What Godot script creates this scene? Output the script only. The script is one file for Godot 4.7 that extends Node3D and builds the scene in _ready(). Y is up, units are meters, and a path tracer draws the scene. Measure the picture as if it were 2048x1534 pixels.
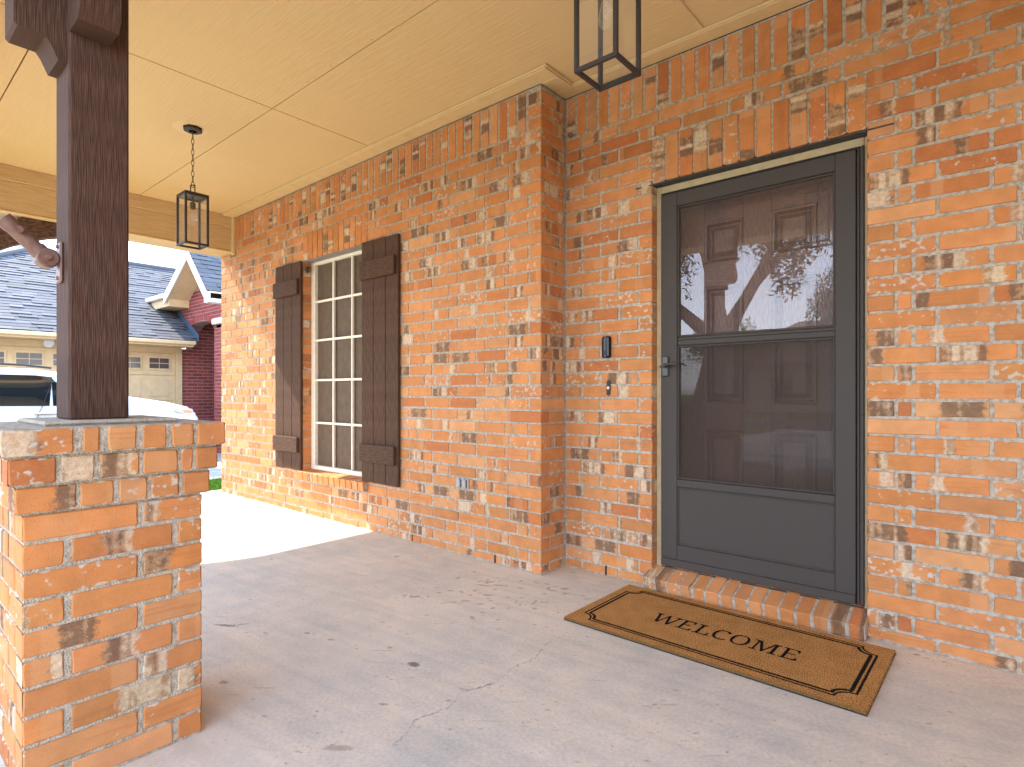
extends Node3D
# A covered brick porch: window wall, recessed entry with storm door, brick pier with timber post, lanterns, and the neighbour's house beyond.

const G := -0.2            # level of the yard; the porch slab's top is 0
const W1 := -2.70          # face of the wall with the window (z)
const W2 := -2.945         # face of the recessed entry wall (z)
const XC := -2.08          # corner between them (x)
const CAM := Vector3(0, 1.08, 0)
const YAW := 40.5
const COURSE := 0.0762
const BASE := 0.0572       # first bed joint above the slab
const BL := 0.2435          # brick length
const BH := 0.0657         # brick height
const JT := 0.0105         # joint

var rng := RandomNumberGenerator.new()
var M := {}
var taken := {}
var pool := {}

# ------------------------------------------------------------------ mesh building
class MB:
	var v := PackedVector3Array()
	var n := PackedVector3Array()
	var uv := PackedVector2Array()
	var c := PackedColorArray()
	var ix := PackedInt32Array()
	var col := Color(1, 1, 1)
	func vert(p: Vector3, nn: Vector3, t := Vector2.ZERO) -> int:
		v.append(p); n.append(nn); uv.append(t); c.append(col)
		return v.size() - 1
	# corners counter-clockwise seen from outside
	func tri(a: Vector3, b: Vector3, d: Vector3, ta := Vector2.ZERO, tb := Vector2.ZERO, td := Vector2.ZERO) -> void:
		var nn := (b - a).cross(d - a).normalized()
		var i := vert(a, nn, ta); vert(b, nn, tb); vert(d, nn, td)
		ix.append_array(PackedInt32Array([i, i + 2, i + 1]))
	func quad(a: Vector3, b: Vector3, d: Vector3, e: Vector3, ta := Vector2.ZERO, tb := Vector2.ZERO, td := Vector2.ZERO, te := Vector2.ZERO) -> void:
		var nn := (b - a).cross(d - a)
		if nn.length() < 1e-12:
			nn = (d - a).cross(e - a)
		nn = nn.normalized()
		var i := vert(a, nn, ta); vert(b, nn, tb); vert(d, nn, td); vert(e, nn, te)
		ix.append_array(PackedInt32Array([i, i + 2, i + 1, i, i + 3, i + 2]))
	# a flat face turned towards a direction, whatever order its corners come in
	func face(to: Vector3, a: Vector3, b: Vector3, d: Vector3, e := Vector3.INF) -> void:
		var turned := (b - a).cross(d - a).dot(to) < 0
		if e == Vector3.INF:
			if turned: tri(a, d, b)
			else: tri(a, b, d)
		elif turned: quad(a, e, d, b)
		else: quad(a, b, d, e)
	# chamfered box
	func cbox(lo: Vector3, hi: Vector3, ch := 0.0, t := Transform3D()) -> void:
		if ch <= 0.0:
			var p := []
			for k in 8:
				p.append(t * Vector3(hi.x if k & 1 else lo.x, hi.y if k & 2 else lo.y, hi.z if k & 4 else lo.z))
			quad(p[4], p[5], p[7], p[6]); quad(p[1], p[0], p[2], p[3]); quad(p[5], p[1], p[3], p[7])
			quad(p[0], p[4], p[6], p[2]); quad(p[6], p[7], p[3], p[2]); quad(p[0], p[1], p[5], p[4])
			return
		var mid := (lo + hi) / 2
		var h := (hi - lo) / 2
		ch = minf(ch, minf(h.x, minf(h.y, h.z)) * 0.9)
		var q := func(sx: int, sy: int, sz: int, a: int) -> Vector3:   # corner on the face across axis a
			var e := Vector3(h.x - (0.0 if a == 0 else ch), h.y - (0.0 if a == 1 else ch), h.z - (0.0 if a == 2 else ch))
			return t * (mid + Vector3(sx * e.x, sy * e.y, sz * e.z))
		for s in [-1, 1]:
			_face(q.call(s, -1, -1, 0), q.call(s, 1, -1, 0), q.call(s, 1, 1, 0), q.call(s, -1, 1, 0), s)
			_face(q.call(-1, s, -1, 1), q.call(-1, s, 1, 1), q.call(1, s, 1, 1), q.call(1, s, -1, 1), s)
			_face(q.call(-1, -1, s, 2), q.call(1, -1, s, 2), q.call(1, 1, s, 2), q.call(-1, 1, s, 2), s)
		for s in [-1, 1]:
			for r in [-1, 1]:
				_face(q.call(-1, s, r, 1), q.call(-1, s, r, 2), q.call(1, s, r, 2), q.call(1, s, r, 1), s * r)
				_face(q.call(s, -1, r, 2), q.call(s, -1, r, 0), q.call(s, 1, r, 0), q.call(s, 1, r, 2), s * r)
				_face(q.call(s, r, -1, 0), q.call(s, r, -1, 1), q.call(s, r, 1, 1), q.call(s, r, 1, 0), s * r)
				for k in [-1, 1]:
					if s * r * k > 0:
						tri(q.call(s, r, k, 0), q.call(s, r, k, 1), q.call(s, r, k, 2))
					else:
						tri(q.call(s, r, k, 0), q.call(s, r, k, 2), q.call(s, r, k, 1))
	func _face(a: Vector3, b: Vector3, d: Vector3, e: Vector3, s: int) -> void:
		if s > 0:
			quad(a, b, d, e)
		else:
			quad(a, e, d, b)
	# smooth grid of rows of points; outside is on the left-hand side when rows run up and points run along
	func grid(rows: Array, close := false, flip := false) -> void:
		var nr := rows.size()
		var nc: int = rows[0].size()
		var b0 := v.size()
		for r in nr:
			for k in nc:
				var k0 := (k - 1 + nc) % nc if close else maxi(k - 1, 0)
				var k1 := (k + 1) % nc if close else mini(k + 1, nc - 1)
				var du: Vector3 = rows[r][k1] - rows[r][k0]
				var dv: Vector3 = rows[mini(r + 1, nr - 1)][k] - rows[maxi(r - 1, 0)][k]
				var nn := du.cross(dv).normalized()
				if nn.length() < 0.5:
					nn = Vector3.UP
				vert(rows[r][k], -nn if flip else nn, Vector2(float(k) / nc, float(r) / nr))
		for r in nr - 1:
			for k in (nc if close else nc - 1):
				var a := b0 + r * nc + k
				var b := b0 + r * nc + (k + 1) % nc
				var d := b + nc
				var e := a + nc
				if flip:
					ix.append_array(PackedInt32Array([a, b, d, a, d, e]))
				else:
					ix.append_array(PackedInt32Array([a, d, b, a, e, d]))
	# tube along points with radii
	func tube(pts: Array, radii: Array, sides := 8, caps := true) -> void:
		var rows := []
		var up := Vector3(0.31, 0.83, 0.47).normalized()
		for i in pts.size():
			var d: Vector3 = (pts[mini(i + 1, pts.size() - 1)] - pts[maxi(i - 1, 0)]).normalized()
			var s := d.cross(up).normalized()
			var w := s.cross(d).normalized()
			var row := []
			for k in sides:
				var a := TAU * k / sides
				row.append(pts[i] + (s * cos(a) + w * sin(a)) * radii[i])
			rows.append(row)
		grid(rows, true, true)
		if caps:
			for k in range(1, sides - 1):
				tri(rows[0][0], rows[0][k], rows[0][k + 1])
				tri(rows[-1][0], rows[-1][k + 1], rows[-1][k])
	# lathe: profile of (radius, y), around a point
	func lathe(prof: Array, at: Vector3, sides := 20) -> void:
		var rows := []
		for p in prof:
			var row := []
			for k in sides:
				var a := -TAU * k / sides
				row.append(at + Vector3(cos(a) * p.x, p.y, sin(a) * p.x))
			rows.append(row)
		grid(rows, true)
	# prism: polygon (x, y) counter-clockwise, pushed from z0 to z1, placed by t
	func prism(poly: PackedVector2Array, z0: float, z1: float, t := Transform3D()) -> void:
		var id := Geometry2D.triangulate_polygon(poly)
		for k in range(0, id.size(), 3):
			var a := poly[id[k]]; var b := poly[id[k + 1]]; var d := poly[id[k + 2]]
			if (b - a).cross(d - a) < 0:
				var s := b; b = d; d = s
			tri(t * Vector3(a.x, a.y, z1), t * Vector3(b.x, b.y, z1), t * Vector3(d.x, d.y, z1))
			tri(t * Vector3(a.x, a.y, z0), t * Vector3(d.x, d.y, z0), t * Vector3(b.x, b.y, z0))
		for k in poly.size():
			var a := poly[k]; var b := poly[(k + 1) % poly.size()]
			quad(t * Vector3(a.x, a.y, z0), t * Vector3(b.x, b.y, z0), t * Vector3(b.x, b.y, z1), t * Vector3(a.x, a.y, z1))
	func mesh() -> ArrayMesh:
		var arr := []
		arr.resize(Mesh.ARRAY_MAX)
		arr[Mesh.ARRAY_VERTEX] = v; arr[Mesh.ARRAY_NORMAL] = n; arr[Mesh.ARRAY_TEX_UV] = uv; arr[Mesh.ARRAY_COLOR] = c; arr[Mesh.ARRAY_INDEX] = ix
		var m := ArrayMesh.new()
		m.add_surface_from_arrays(Mesh.PRIMITIVE_TRIANGLES, arr)
		return m

# ------------------------------------------------------------------ scene helpers
func numbered(parent: Node, called: String) -> String:
	var key := str(parent.get_instance_id()) + called
	var k: int = taken.get(key, -1) + 1
	taken[key] = k
	return called if k == 0 else "%s_%03d" % [called, k]

func put(mb: Variant, called: String, material: Material, parent: Node = self, at := Transform3D()) -> MeshInstance3D:
	var o := MeshInstance3D.new()
	o.name = numbered(parent, called)
	o.mesh = mb.mesh() if mb is MB else mb
	o.material_override = material
	o.transform = at
	o.cast_shadow = GeometryInstance3D.SHADOW_CASTING_SETTING_ON
	parent.add_child(o, true)
	return o

func box(lo: Vector3, hi: Vector3, ch: float, called: String, material: Material, parent: Node = self) -> MeshInstance3D:
	var mid := (lo + hi) / 2
	var off: Vector3 = mid - (parent.position if parent != self and parent is Node3D and parent.get_parent() == self else mid * 0.0)
	var mb := MB.new()
	mb.cbox(lo - mid, hi - mid, ch)
	return put(mb, called, material, parent, Transform3D(Basis(), off if parent != self else mid))

func thing(called: String, label: String, category: String, at := Vector3.ZERO, group := "") -> Node3D:
	var o := Node3D.new()
	o.name = numbered(self, called)
	add_child(o, true)
	o.position = at
	tag(o, label, category, group)
	return o

func tag(o: Node, label: String, category: String, group := "") -> void:
	o.set_meta("label", label)
	o.set_meta("category", category)
	if group != "":
		o.set_meta("group", group)

func piece(called: String, parent: Node3D, at := Vector3.ZERO) -> Node3D:
	var o := Node3D.new()
	o.name = numbered(parent, called)
	parent.add_child(o, true)
	o.position = at
	return o

# ------------------------------------------------------------------ materials
func lin(r: float, g: float, b: float) -> Color:
	return Color(r, g, b).linear_to_srgb()

func mat(col: Color, rough := 0.8, spec := 0.5) -> StandardMaterial3D:
	var m := StandardMaterial3D.new()
	m.albedo_color = col
	m.roughness = rough
	m.metallic_specular = spec
	return m

func noise_image(seed_: int, freq: float, oct: int, w: int, h := 0, kind := FastNoiseLite.TYPE_SIMPLEX_SMOOTH) -> Image:
	var f := FastNoiseLite.new()
	f.seed = seed_
	f.frequency = freq
	f.noise_type = kind
	f.fractal_type = FastNoiseLite.FRACTAL_FBM
	f.fractal_octaves = oct
	return f.get_seamless_image(w, h if h else w)

func ramp(im: Image, stops: Array) -> ImageTexture:   # stops: [[t, linear colour], ...]
	var lut := PackedByteArray()
	for i in 256:
		var t := i / 255.0
		var k := 0
		while k < stops.size() - 2 and t > stops[k + 1][0]:
			k += 1
		var s := clampf((t - stops[k][0]) / maxf(stops[k + 1][0] - stops[k][0], 1e-4), 0, 1)
		var cc: Color = stops[k][1].lerp(stops[k + 1][1], s).linear_to_srgb()
		lut.append_array(PackedByteArray([int(cc.r * 255), int(cc.g * 255), int(cc.b * 255)]))
	im.convert(Image.FORMAT_L8)
	var src := im.get_data()
	var out := PackedByteArray()
	out.resize(src.size() * 3)
	for i in src.size():
		var j := src[i] * 3
		out[i * 3] = lut[j]; out[i * 3 + 1] = lut[j + 1]; out[i * 3 + 2] = lut[j + 2]
	return ImageTexture.create_from_image(Image.create_from_data(im.get_width(), im.get_height(), false, Image.FORMAT_RGB8, out))

func tri_mat(tex: ImageTexture, scale: Vector3, rough := 0.8, spec := 0.5, relief: ImageTexture = null, depth := 0.0) -> StandardMaterial3D:
	var m := mat(Color(1, 1, 1), rough, spec)
	m.albedo_texture = tex
	m.uv1_triplanar = true
	m.uv1_world_triplanar = true
	m.uv1_scale = scale
	m.uv1_triplanar_sharpness = 6.0
	if relief:
		m.heightmap_enabled = true
		m.heightmap_texture = relief
		m.heightmap_scale = depth
	return m

func lerp3(a: Vector3, b: Vector3, t: float) -> Vector3:
	return a + (b - a) * clampf(t, 0.0, 1.0)

# the faces of 200 bricks, 8 across and 25 down: orange clay with flashed bands, lime smears, drag marks and specks
func brick_atlas() -> Array:
	var W := 1024; var H := 1000; var cw := 128; var chh := 40
	var n1 := noise_image(11, 0.018, 3, W, H).get_data()
	var n2 := noise_image(12, 0.09, 2, W, H).get_data()
	var n3 := noise_image(13, 0.35, 1, W, H).get_data()
	var n4 := noise_image(14, 0.045, 3, W, H).get_data()
	var out := PackedByteArray(); out.resize(W * H * 3)
	var hgt := PackedByteArray(); hgt.resize(W * H)
	var srgb := PackedByteArray(); srgb.resize(1025)
	for i in 1025:
		srgb[i] = int(Color(i / 1024.0, 0, 0).linear_to_srgb().r * 255.0 + 0.5)
	var orange := Vector3(0.555, 0.205, 0.060)
	var salmon := Vector3(0.575, 0.275, 0.115)
	var red := Vector3(0.43, 0.135, 0.045)
	var cream := Vector3(0.60, 0.455, 0.30)
	var taupe := Vector3(0.32, 0.215, 0.130)
	var umber := Vector3(0.165, 0.098, 0.058)
	var lime := Vector3(0.56, 0.49, 0.40)
	for cy in 25:
		for cx in 8:
			var id := cy * 8 + cx
			var r := rng.randf()
			var base := orange
			if r < 0.34: base = lerp3(orange, salmon, rng.randf())
			elif r < 0.42: base = lerp3(orange, red, rng.randf_range(0.5, 1.0))
			else: base = lerp3(orange, salmon, rng.randf() * 0.35)
			base *= rng.randf_range(0.9, 1.1)
			# a flashed zone along the brick: streaks of cream, taupe and umber run across it
			var q := rng.randf()
			var z0 := 2.0; var z1 := 2.0
			if q < 0.21:
				z0 = rng.randf_range(-0.05, 0.45); z1 = z0 + rng.randf_range(0.35, 0.70)
			elif q < 0.50:
				z0 = rng.randf_range(-0.05, 0.80); z1 = z0 + rng.randf_range(0.16, 0.36)
			var mood := rng.randf_range(-0.22, 0.20)      # pale or burnt
			var col_row := rng.randi_range(0, H - 1) * W
			var col_at := rng.randi_range(0, W - 1)
			var tint0 := rng.randf_range(0.1, 0.9); var tint1 := tint0 + rng.randf_range(0.12, 0.4)
			var tint_s := rng.randf_range(0.2, 0.65) if rng.randf() < 0.5 else 0.0
			var smear := -1.0
			if rng.randf() < 0.34: smear = rng.randf_range(0.45, 0.7)
			var streak := rng.randf() < 0.3
			var speck := rng.randf_range(4.0, 14.0)
			for y in chh:
				var fy := y / float(chh)
				for x in cw:
					var px := cx * cw + x
					var i := (cy * chh + y) * W + px
					var a := n1[i] / 255.0; var b := n2[i] / 255.0; var d := n3[i] / 255.0; var e := n4[i] / 255.0
					var fx := x / float(cw)
					var c := base * (0.86 + 0.28 * a)
					c = lerp3(c, salmon, (b - 0.5) * 0.5)
					if streak and fy > 0.25 and fy < 0.7:
						c = lerp3(c, red, clampf((n2[(cy * chh + y) * W + cx * cw + (x >> 4)] / 255.0 - 0.52) * 5.0, 0.0, 0.28))
					var h := 0.55 + 0.25 * b
					if tint_s > 0.0:
						c = lerp3(c, salmon * 1.05, clampf(minf(fx - tint0, tint1 - fx) * 40.0, 0.0, 1.0) * tint_s)
					var inz := minf(fx - z0, z1 - fx) + (e - 0.5) * 0.11 + (d - 0.5) * 0.05
					if inz > 0.0:
						var s := clampf(inz * 26.0, 0.0, 1.0) * clampf(0.55 + 1.1 * a + (d - 0.5) * 0.5, 0.0, 1.0)
						var cn := n1[col_row + (col_at + x + (x >> 2)) % W] / 255.0
						var w := (cn - 0.5) * 2.2 + (e - 0.5) * 0.65 + (b - 0.5) * 0.30 + (d - 0.5) * 0.22 + mood
						var f := taupe
						if w > 0.0: f = lerp3(taupe, umber, clampf((w - 0.10) * 9.0, 0.0, 1.0))
						else: f = lerp3(taupe, cream, clampf((-w - 0.08) * 7.0, 0.0, 1.0))
						if absf(w) < 0.05: f = lerp3(f, salmon, 0.5)
						c = lerp3(c, f * (0.75 + 0.5 * b), s * 0.88)
						h += s * (d - 0.5) * 0.4
					if smear > 0.0:
						var ed := maxf(0.0, 0.14 - minf(minf(fy, 1.0 - fy), minf(fx, 1.0 - fx) * 3.0)) * 2.6
						var s2 := clampf((e + ed - smear - 0.16) * 7.0, 0.0, 0.85)
						c = lerp3(c, lime * (0.85 + 0.3 * d), s2)
						h += s2 * 0.35
					if d * 100.0 > 100.0 - speck * 0.55 and b > 0.5:
						c *= 0.45
						h -= 0.25
					c *= 0.95 + 0.10 * d
					out[i * 3] = srgb[clampi(int(c.x * 1024.0), 0, 1024)]
					out[i * 3 + 1] = srgb[clampi(int(c.y * 1024.0), 0, 1024)]
					out[i * 3 + 2] = srgb[clampi(int(c.z * 1024.0), 0, 1024)]
					hgt[i] = clampi(int((h * 0.7 + d * 0.3) * 255.0), 0, 255)
	return [ImageTexture.create_from_image(Image.create_from_data(W, H, false, Image.FORMAT_RGB8, out)), ImageTexture.create_from_image(Image.create_from_data(W, H, false, Image.FORMAT_L8, hgt))]

# the porch slab, x -7..2 by z -3.05..1.05: troweled concrete with pits, drag lines, rust spots, a hairline crack and blots
func slab_texture() -> Array:
	var W := 1800; var H := 820
	var big := noise_image(21, 0.006, 4, W, H).get_data()
	var mid := noise_image(22, 0.03, 3, W, H).get_data()
	var fin := noise_image(23, 0.30, 2, W, H).get_data()
	var drag := noise_image(24, 0.02, 3, 900, 820).get_data()
	var srgb := PackedByteArray(); srgb.resize(1025)
	for i in 1025:
		srgb[i] = int(Color(i / 1024.0, 0, 0).linear_to_srgb().r * 255.0 + 0.5)
	var out := PackedByteArray(); out.resize(W * H * 3)
	var hgt := PackedByteArray(); hgt.resize(W * H)
	for y in H:
		for x in W:
			var i := y * W + x
			var a := big[i] / 255.0 - 0.5; var b := mid[i] / 255.0 - 0.5; var d := fin[i] / 255.0 - 0.5
			var k := drag[((y * 3 + (x >> 2)) % 820) * 900 + (x >> 2) % 900] / 255.0 - 0.5
			var l := 1.0 + a * 0.18 + b * 0.16 + d * 0.26 + k * 0.16
			var warm := a * 0.045 + b * 0.04
			if d + b * 0.7 + a * 0.3 > 0.50: l *= 0.62
			out[i * 3] = srgb[clampi(int((0.655 + warm) * l * 1024.0), 0, 1024)]
			out[i * 3 + 1] = srgb[clampi(int(0.560 * l * 1024.0), 0, 1024)]
			out[i * 3 + 2] = srgb[clampi(int((0.440 - warm * 0.7) * l * 1024.0), 0, 1024)]
			hgt[i] = clampi(int((0.5 + d * 0.5 + b * 0.25 + k * 0.2) * 255.0), 0, 255)
	var im := Image.create_from_data(W, H, false, Image.FORMAT_RGB8, out)
	# blots at floor positions: [x, z, length, width, turn, linear colour, strength]
	var rust := Color(0.27, 0.14, 0.045); var soot := Color(0.09, 0.085, 0.085); var mud := Color(0.22, 0.16, 0.12)
	var blots := [[-1.79, -1.49, 0.030, 0.017, 0.2, soot, 0.8], [-2.75, -1.17, 0.075, 0.010, 0.5, soot, 0.7], [-2.70, -1.23, 0.05, 0.008, 0.9, soot, 0.6], [-2.21, -0.94, 0.024, 0.016, 0.3, mud, 0.6],
		[-1.54, -0.99, 0.05, 0.014, 0.7, mud, 0.5], [-1.98, -1.52, 0.014, 0.010, 0, mud, 0.6], [-1.50, -1.48, 0.022, 0.014, 0.3, mud, 0.4], [-2.30, -2.17, 0.035, 0.018, 0.6, rust, 0.6], [-2.32, -2.11, 0.03, 0.014, 0.3, rust, 0.5],
		[-2.15, -2.41, 0.045, 0.014, 0.5, rust, 0.5], [-2.02, -2.58, 0.03, 0.012, 0.2, rust, 0.55], [-1.96, -2.60, 0.02, 0.014, 0.2, rust, 0.55], [-1.84, -2.60, 0.03, 0.020, 0.8, rust, 0.5], [-1.66, -2.55, 0.03, 0.006, 0.9, rust, 0.5],
		[-2.10, -2.25, 0.035, 0.016, 0.5, rust, 0.5], [-2.06, -2.22, 0.02, 0.010, 0.4, soot, 0.4], [-2.22, -2.35, 0.05, 0.012, 0.4, rust, 0.4], [-1.95, -2.06, 0.022, 0.012, 0.3, rust, 0.5], [-2.12, -2.12, 0.03, 0.012, 0.3, rust, 0.4]]
	for k in 60:
		blots.append([rng.randf_range(-2.45, -1.75), rng.randf_range(-2.62, -1.95), rng.randf_range(0.008, 0.035), rng.randf_range(0.006, 0.015), rng.randf_range(0, 3), rust if rng.randf() < 0.75 else soot, rng.randf_range(0.2, 0.55)])
	for k in 1100:      # pits and grit
		var s := rng.randf_range(0.0026, 0.0045)
		blots.append([rng.randf_range(-4.5, 0.6), rng.randf_range(-2.9, 0.2), s * rng.randf_range(1, 3), s, 0.6 + rng.randf_range(-0.3, 0.3), mud, rng.randf_range(0.25, 0.7)])
	for k in 160:
		var s := rng.randf_range(0.003, 0.008)
		blots.append([rng.randf_range(-4.5, 0.6), rng.randf_range(-2.9, 0.2), s * rng.randf_range(1, 2.6), s, 0.6 + rng.randf_range(-0.3, 0.3), mud if rng.randf() < 0.5 else soot, rng.randf_range(0.3, 0.8)])
	for k in 200:   # drag marks from broom and chairs
		blots.append([rng.randf_range(-4.5, 0.6), rng.randf_range(-2.9, 0.2), rng.randf_range(0.02, 0.07), rng.randf_range(0.0015, 0.004), 0.6 + rng.randf_range(-0.15, 0.15), mud, rng.randf_range(0.2, 0.5)])
	var crack := [[-1.487, -2.104], [-1.50, -1.98], [-1.455, -1.85], [-1.47, -1.72], [-1.44, -1.60], [-1.46, -1.53], [-1.49, -1.47], [-1.45, -1.36], [-1.48, -1.24], [-1.44, -1.17], [-1.42, -1.10]]
	for k in crack.size() - 1:
		for j in 14:
			var t := j / 14.0
			if rng.randf() < 0.8:
				blots.append([lerpf(crack[k][0], crack[k + 1][0], t) + rng.randf_range(-0.004, 0.004), lerpf(crack[k][1], crack[k + 1][1], t), 0.006, 0.0028 if rng.randf() < 0.9 else 0.007, 1.5, soot, rng.randf_range(0.2, 0.6)])
	for bl in blots:
		var rr: float = maxf(bl[2], bl[3]) * 1.6 + 0.006
		var c0 := Vector2(bl[0], bl[1])
		for y in range(clampi(int((bl[1] - rr + 3.05) * 200), 0, H - 1), clampi(int((bl[1] + rr + 3.05) * 200) + 1, 0, H - 1)):
			for x in range(clampi(int((bl[0] - rr + 7.0) * 200), 0, W - 1), clampi(int((bl[0] + rr + 7.0) * 200) + 1, 0, W - 1)):
				var p := (Vector2(x / 200.0 - 7.0, y / 200.0 - 3.05) - c0).rotated(bl[4])
				var e := 1.0 - Vector2(p.x / bl[2], p.y / bl[3]).length() + (mid[y * W + x] / 255.0 - 0.5) * 1.4 + (fin[y * W + x] / 255.0 - 0.5) * 0.9
				if e > 0:
					var s: float = clampf(e * 2.6, 0, 1) * minf(1.0, bl[6])
					im.set_pixel(x, y, im.get_pixel(x, y).srgb_to_linear().lerp(bl[5], s).linear_to_srgb())
	return [ImageTexture.create_from_image(im), ImageTexture.create_from_image(Image.create_from_data(W, H, false, Image.FORMAT_L8, hgt))]

func make_materials() -> void:
	var atlas := brick_atlas()
	var b := mat(Color(1, 1, 1), 0.86, 0.4)
	b.albedo_texture = atlas[0]
	b.vertex_color_use_as_albedo = true
	b.heightmap_enabled = true
	b.heightmap_texture = atlas[1]
	b.heightmap_scale = 0.22
	M.brick = b
	var fine := ImageTexture.create_from_image(noise_image(31, 0.12, 3, 512))
	M.mortar = tri_mat(ramp(noise_image(32, 0.03, 4, 512), [[0.2, Color(0.34, 0.275, 0.20)], [0.5, Color(0.455, 0.38, 0.285)], [0.8, Color(0.53, 0.45, 0.35)]]), Vector3(2.1, 2.1, 2.1), 0.95, 0.3, fine, 0.4)
	# painted boards with embossed cedar grain running along x
	var grain := noise_image(41, 0.02, 4, 512)
	var gt := ImageTexture.create_from_image(grain)
	M.ceiling = tri_mat(ramp(grain.duplicate(), [[0.15, Color(0.64, 0.455, 0.215)], [0.55, Color(0.66, 0.472, 0.226)], [0.9, Color(0.675, 0.482, 0.233)]]), Vector3(0.30, 6.0, 7.5), 0.62, 0.4, gt, 0.10)
	M.trim = tri_mat(ramp(noise_image(42, 0.02, 3, 256), [[0.2, Color(0.63, 0.45, 0.21)], [0.8, Color(0.68, 0.487, 0.235)]]), Vector3(1.3, 1.3, 1.3), 0.55, 0.45)
	M.patch = mat(lin(0.70, 0.51, 0.255), 0.5, 0.45)
	M.beam = tri_mat(ramp(noise_image(43, 0.02, 4, 512), [[0.15, Color(0.50, 0.345, 0.165)], [0.6, Color(0.60, 0.425, 0.215)], [0.9, Color(0.62, 0.44, 0.225)]]), Vector3(7.0, 7.5, 0.4), 0.6, 0.4, gt, 0.12)
	var wg := noise_image(51, 0.03, 5, 512)
	var wt := ImageTexture.create_from_image(wg)
	var brown := ramp(wg.duplicate(), [[0.2, Color(0.042, 0.020, 0.013)], [0.45, Color(0.092, 0.045, 0.029)], [0.7, Color(0.120, 0.062, 0.041)], [0.95, Color(0.20, 0.115, 0.076)]])
	M.post = tri_mat(brown, Vector3(24.0, 0.55, 24.0), 0.8, 0.3, wt, 0.12)
	var shut := ramp(wg.duplicate(), [[0.2, Color(0.042, 0.020, 0.011)], [0.45, Color(0.084, 0.043, 0.024)], [0.75, Color(0.108, 0.058, 0.034)], [0.95, Color(0.15, 0.09, 0.056)]])
	M.shutter = tri_mat(shut, Vector3(13.0, 0.6, 13.0), 0.8, 0.3, wt, 0.2)
	M.batten = tri_mat(shut, Vector3(0.6, 13.0, 13.0), 0.8, 0.3, wt, 0.2)
	M.brace = tri_mat(brown, Vector3(6.0, 3.0, 1.2), 0.75, 0.4, wt, 0.2)
	M.oak = tri_mat(ramp(noise_image(52, 0.025, 5, 512), [[0.2, Color(0.030, 0.007, 0.001)], [0.5, Color(0.100, 0.028, 0.004)], [0.8, Color(0.17, 0.053, 0.008)]]), Vector3(16.0, 1.2, 16.0), 0.4, 0.5)
	M.oak_rail = tri_mat(M.oak.albedo_texture, Vector3(1.2, 16.0, 16.0), 0.4, 0.5)
	M.bronze = mat(lin(0.062, 0.051, 0.042), 0.55, 0.32)
	M.handle = mat(lin(0.030, 0.023, 0.018), 0.32, 0.6)
	M.bronze_dark = mat(lin(0.012, 0.011, 0.011), 0.6, 0.4)
	M.steel = tri_mat(ramp(noise_image(53, 0.05, 3, 256), [[0.2, Color(0.030, 0.026, 0.025)], [0.8, Color(0.060, 0.052, 0.048)]]), Vector3(2, 2, 2), 0.6, 0.5)
	M.lintel_pale = tri_mat(ramp(noise_image(54, 0.05, 3, 256), [[0.2, Color(0.20, 0.17, 0.16)], [0.8, Color(0.30, 0.26, 0.24)]]), Vector3(2, 2, 2), 0.6, 0.5)
	M.black = mat(lin(0.010, 0.009, 0.009), 0.5, 0.5)
	M.gloss = mat(lin(0.004, 0.004, 0.005), 0.16, 0.4)
	M.lamp = mat(lin(0.030, 0.022, 0.019), 0.5, 0.5)
	M.lamp_chain = mat(lin(0.040, 0.024, 0.017), 0.5, 0.5)
	M.cream = tri_mat(ramp(noise_image(55, 0.03, 3, 256), [[0.2, Color(0.74, 0.65, 0.50)], [0.8, Color(0.80, 0.71, 0.56)]]), Vector3(2, 2, 2), 0.5, 0.5)
	M.jamb = tri_mat(ramp(noise_image(56, 0.03, 3, 256), [[0.2, Color(0.42, 0.31, 0.16)], [0.8, Color(0.50, 0.37, 0.20)]]), Vector3(2, 2, 2), 0.5, 0.5)
	M.screen = tri_mat(ramp(noise_image(57, 0.012, 4, 512), [[0.2, Color(0.108, 0.072, 0.044)], [0.5, Color(0.118, 0.080, 0.050)], [0.8, Color(0.130, 0.090, 0.057)]]), Vector3(1.6, 1.6, 1.6), 0.7, 0.3)
	var g := mat(Color(1, 1, 1, 0.02), 0.0, 0.5)
	g.transparency = BaseMaterial3D.TRANSPARENCY_ALPHA
	M.glass = g
	var lg := mat(Color(0.9, 0.92, 0.88, 0.02), 0.02, 0.5)
	lg.transparency = BaseMaterial3D.TRANSPARENCY_ALPHA
	M.lamp_glass = lg
	var ms := mat(Color(0.25, 0.21, 0.18, 0.52), 0.7, 0.3)
	ms.transparency = BaseMaterial3D.TRANSPARENCY_ALPHA
	M.mesh = ms
	M.white = mat(lin(0.75, 0.74, 0.72), 0.35, 0.5)
	M.ivory = mat(lin(0.72, 0.66, 0.55), 0.3, 0.5)
	M.filament = mat(lin(0.7, 0.68, 0.62), 0.3, 0.5)
	M.grey_metal = tri_mat(ramp(noise_image(58, 0.05, 3, 256), [[0.2, Color(0.30, 0.28, 0.255)], [0.8, Color(0.42, 0.395, 0.365)]]), Vector3(6, 6, 6), 0.55, 0.5)
	M.rose_metal = tri_mat(ramp(noise_image(59, 0.04, 3, 256), [[0.25, Color(0.16, 0.075, 0.052)], [0.5, Color(0.19, 0.095, 0.068)], [0.8, Color(0.215, 0.11, 0.082)]]), Vector3(3, 3, 3), 0.5, 0.5)
	var sl := slab_texture()
	var s := mat(Color(1, 1, 1), 0.82, 0.4)
	s.albedo_texture = sl[0]
	s.heightmap_enabled = true
	s.heightmap_texture = sl[1]
	s.heightmap_scale = 0.12
	M.slab = s
	M.slab_edge = mat(lin(0.42, 0.37, 0.32), 0.9, 0.3)
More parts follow.
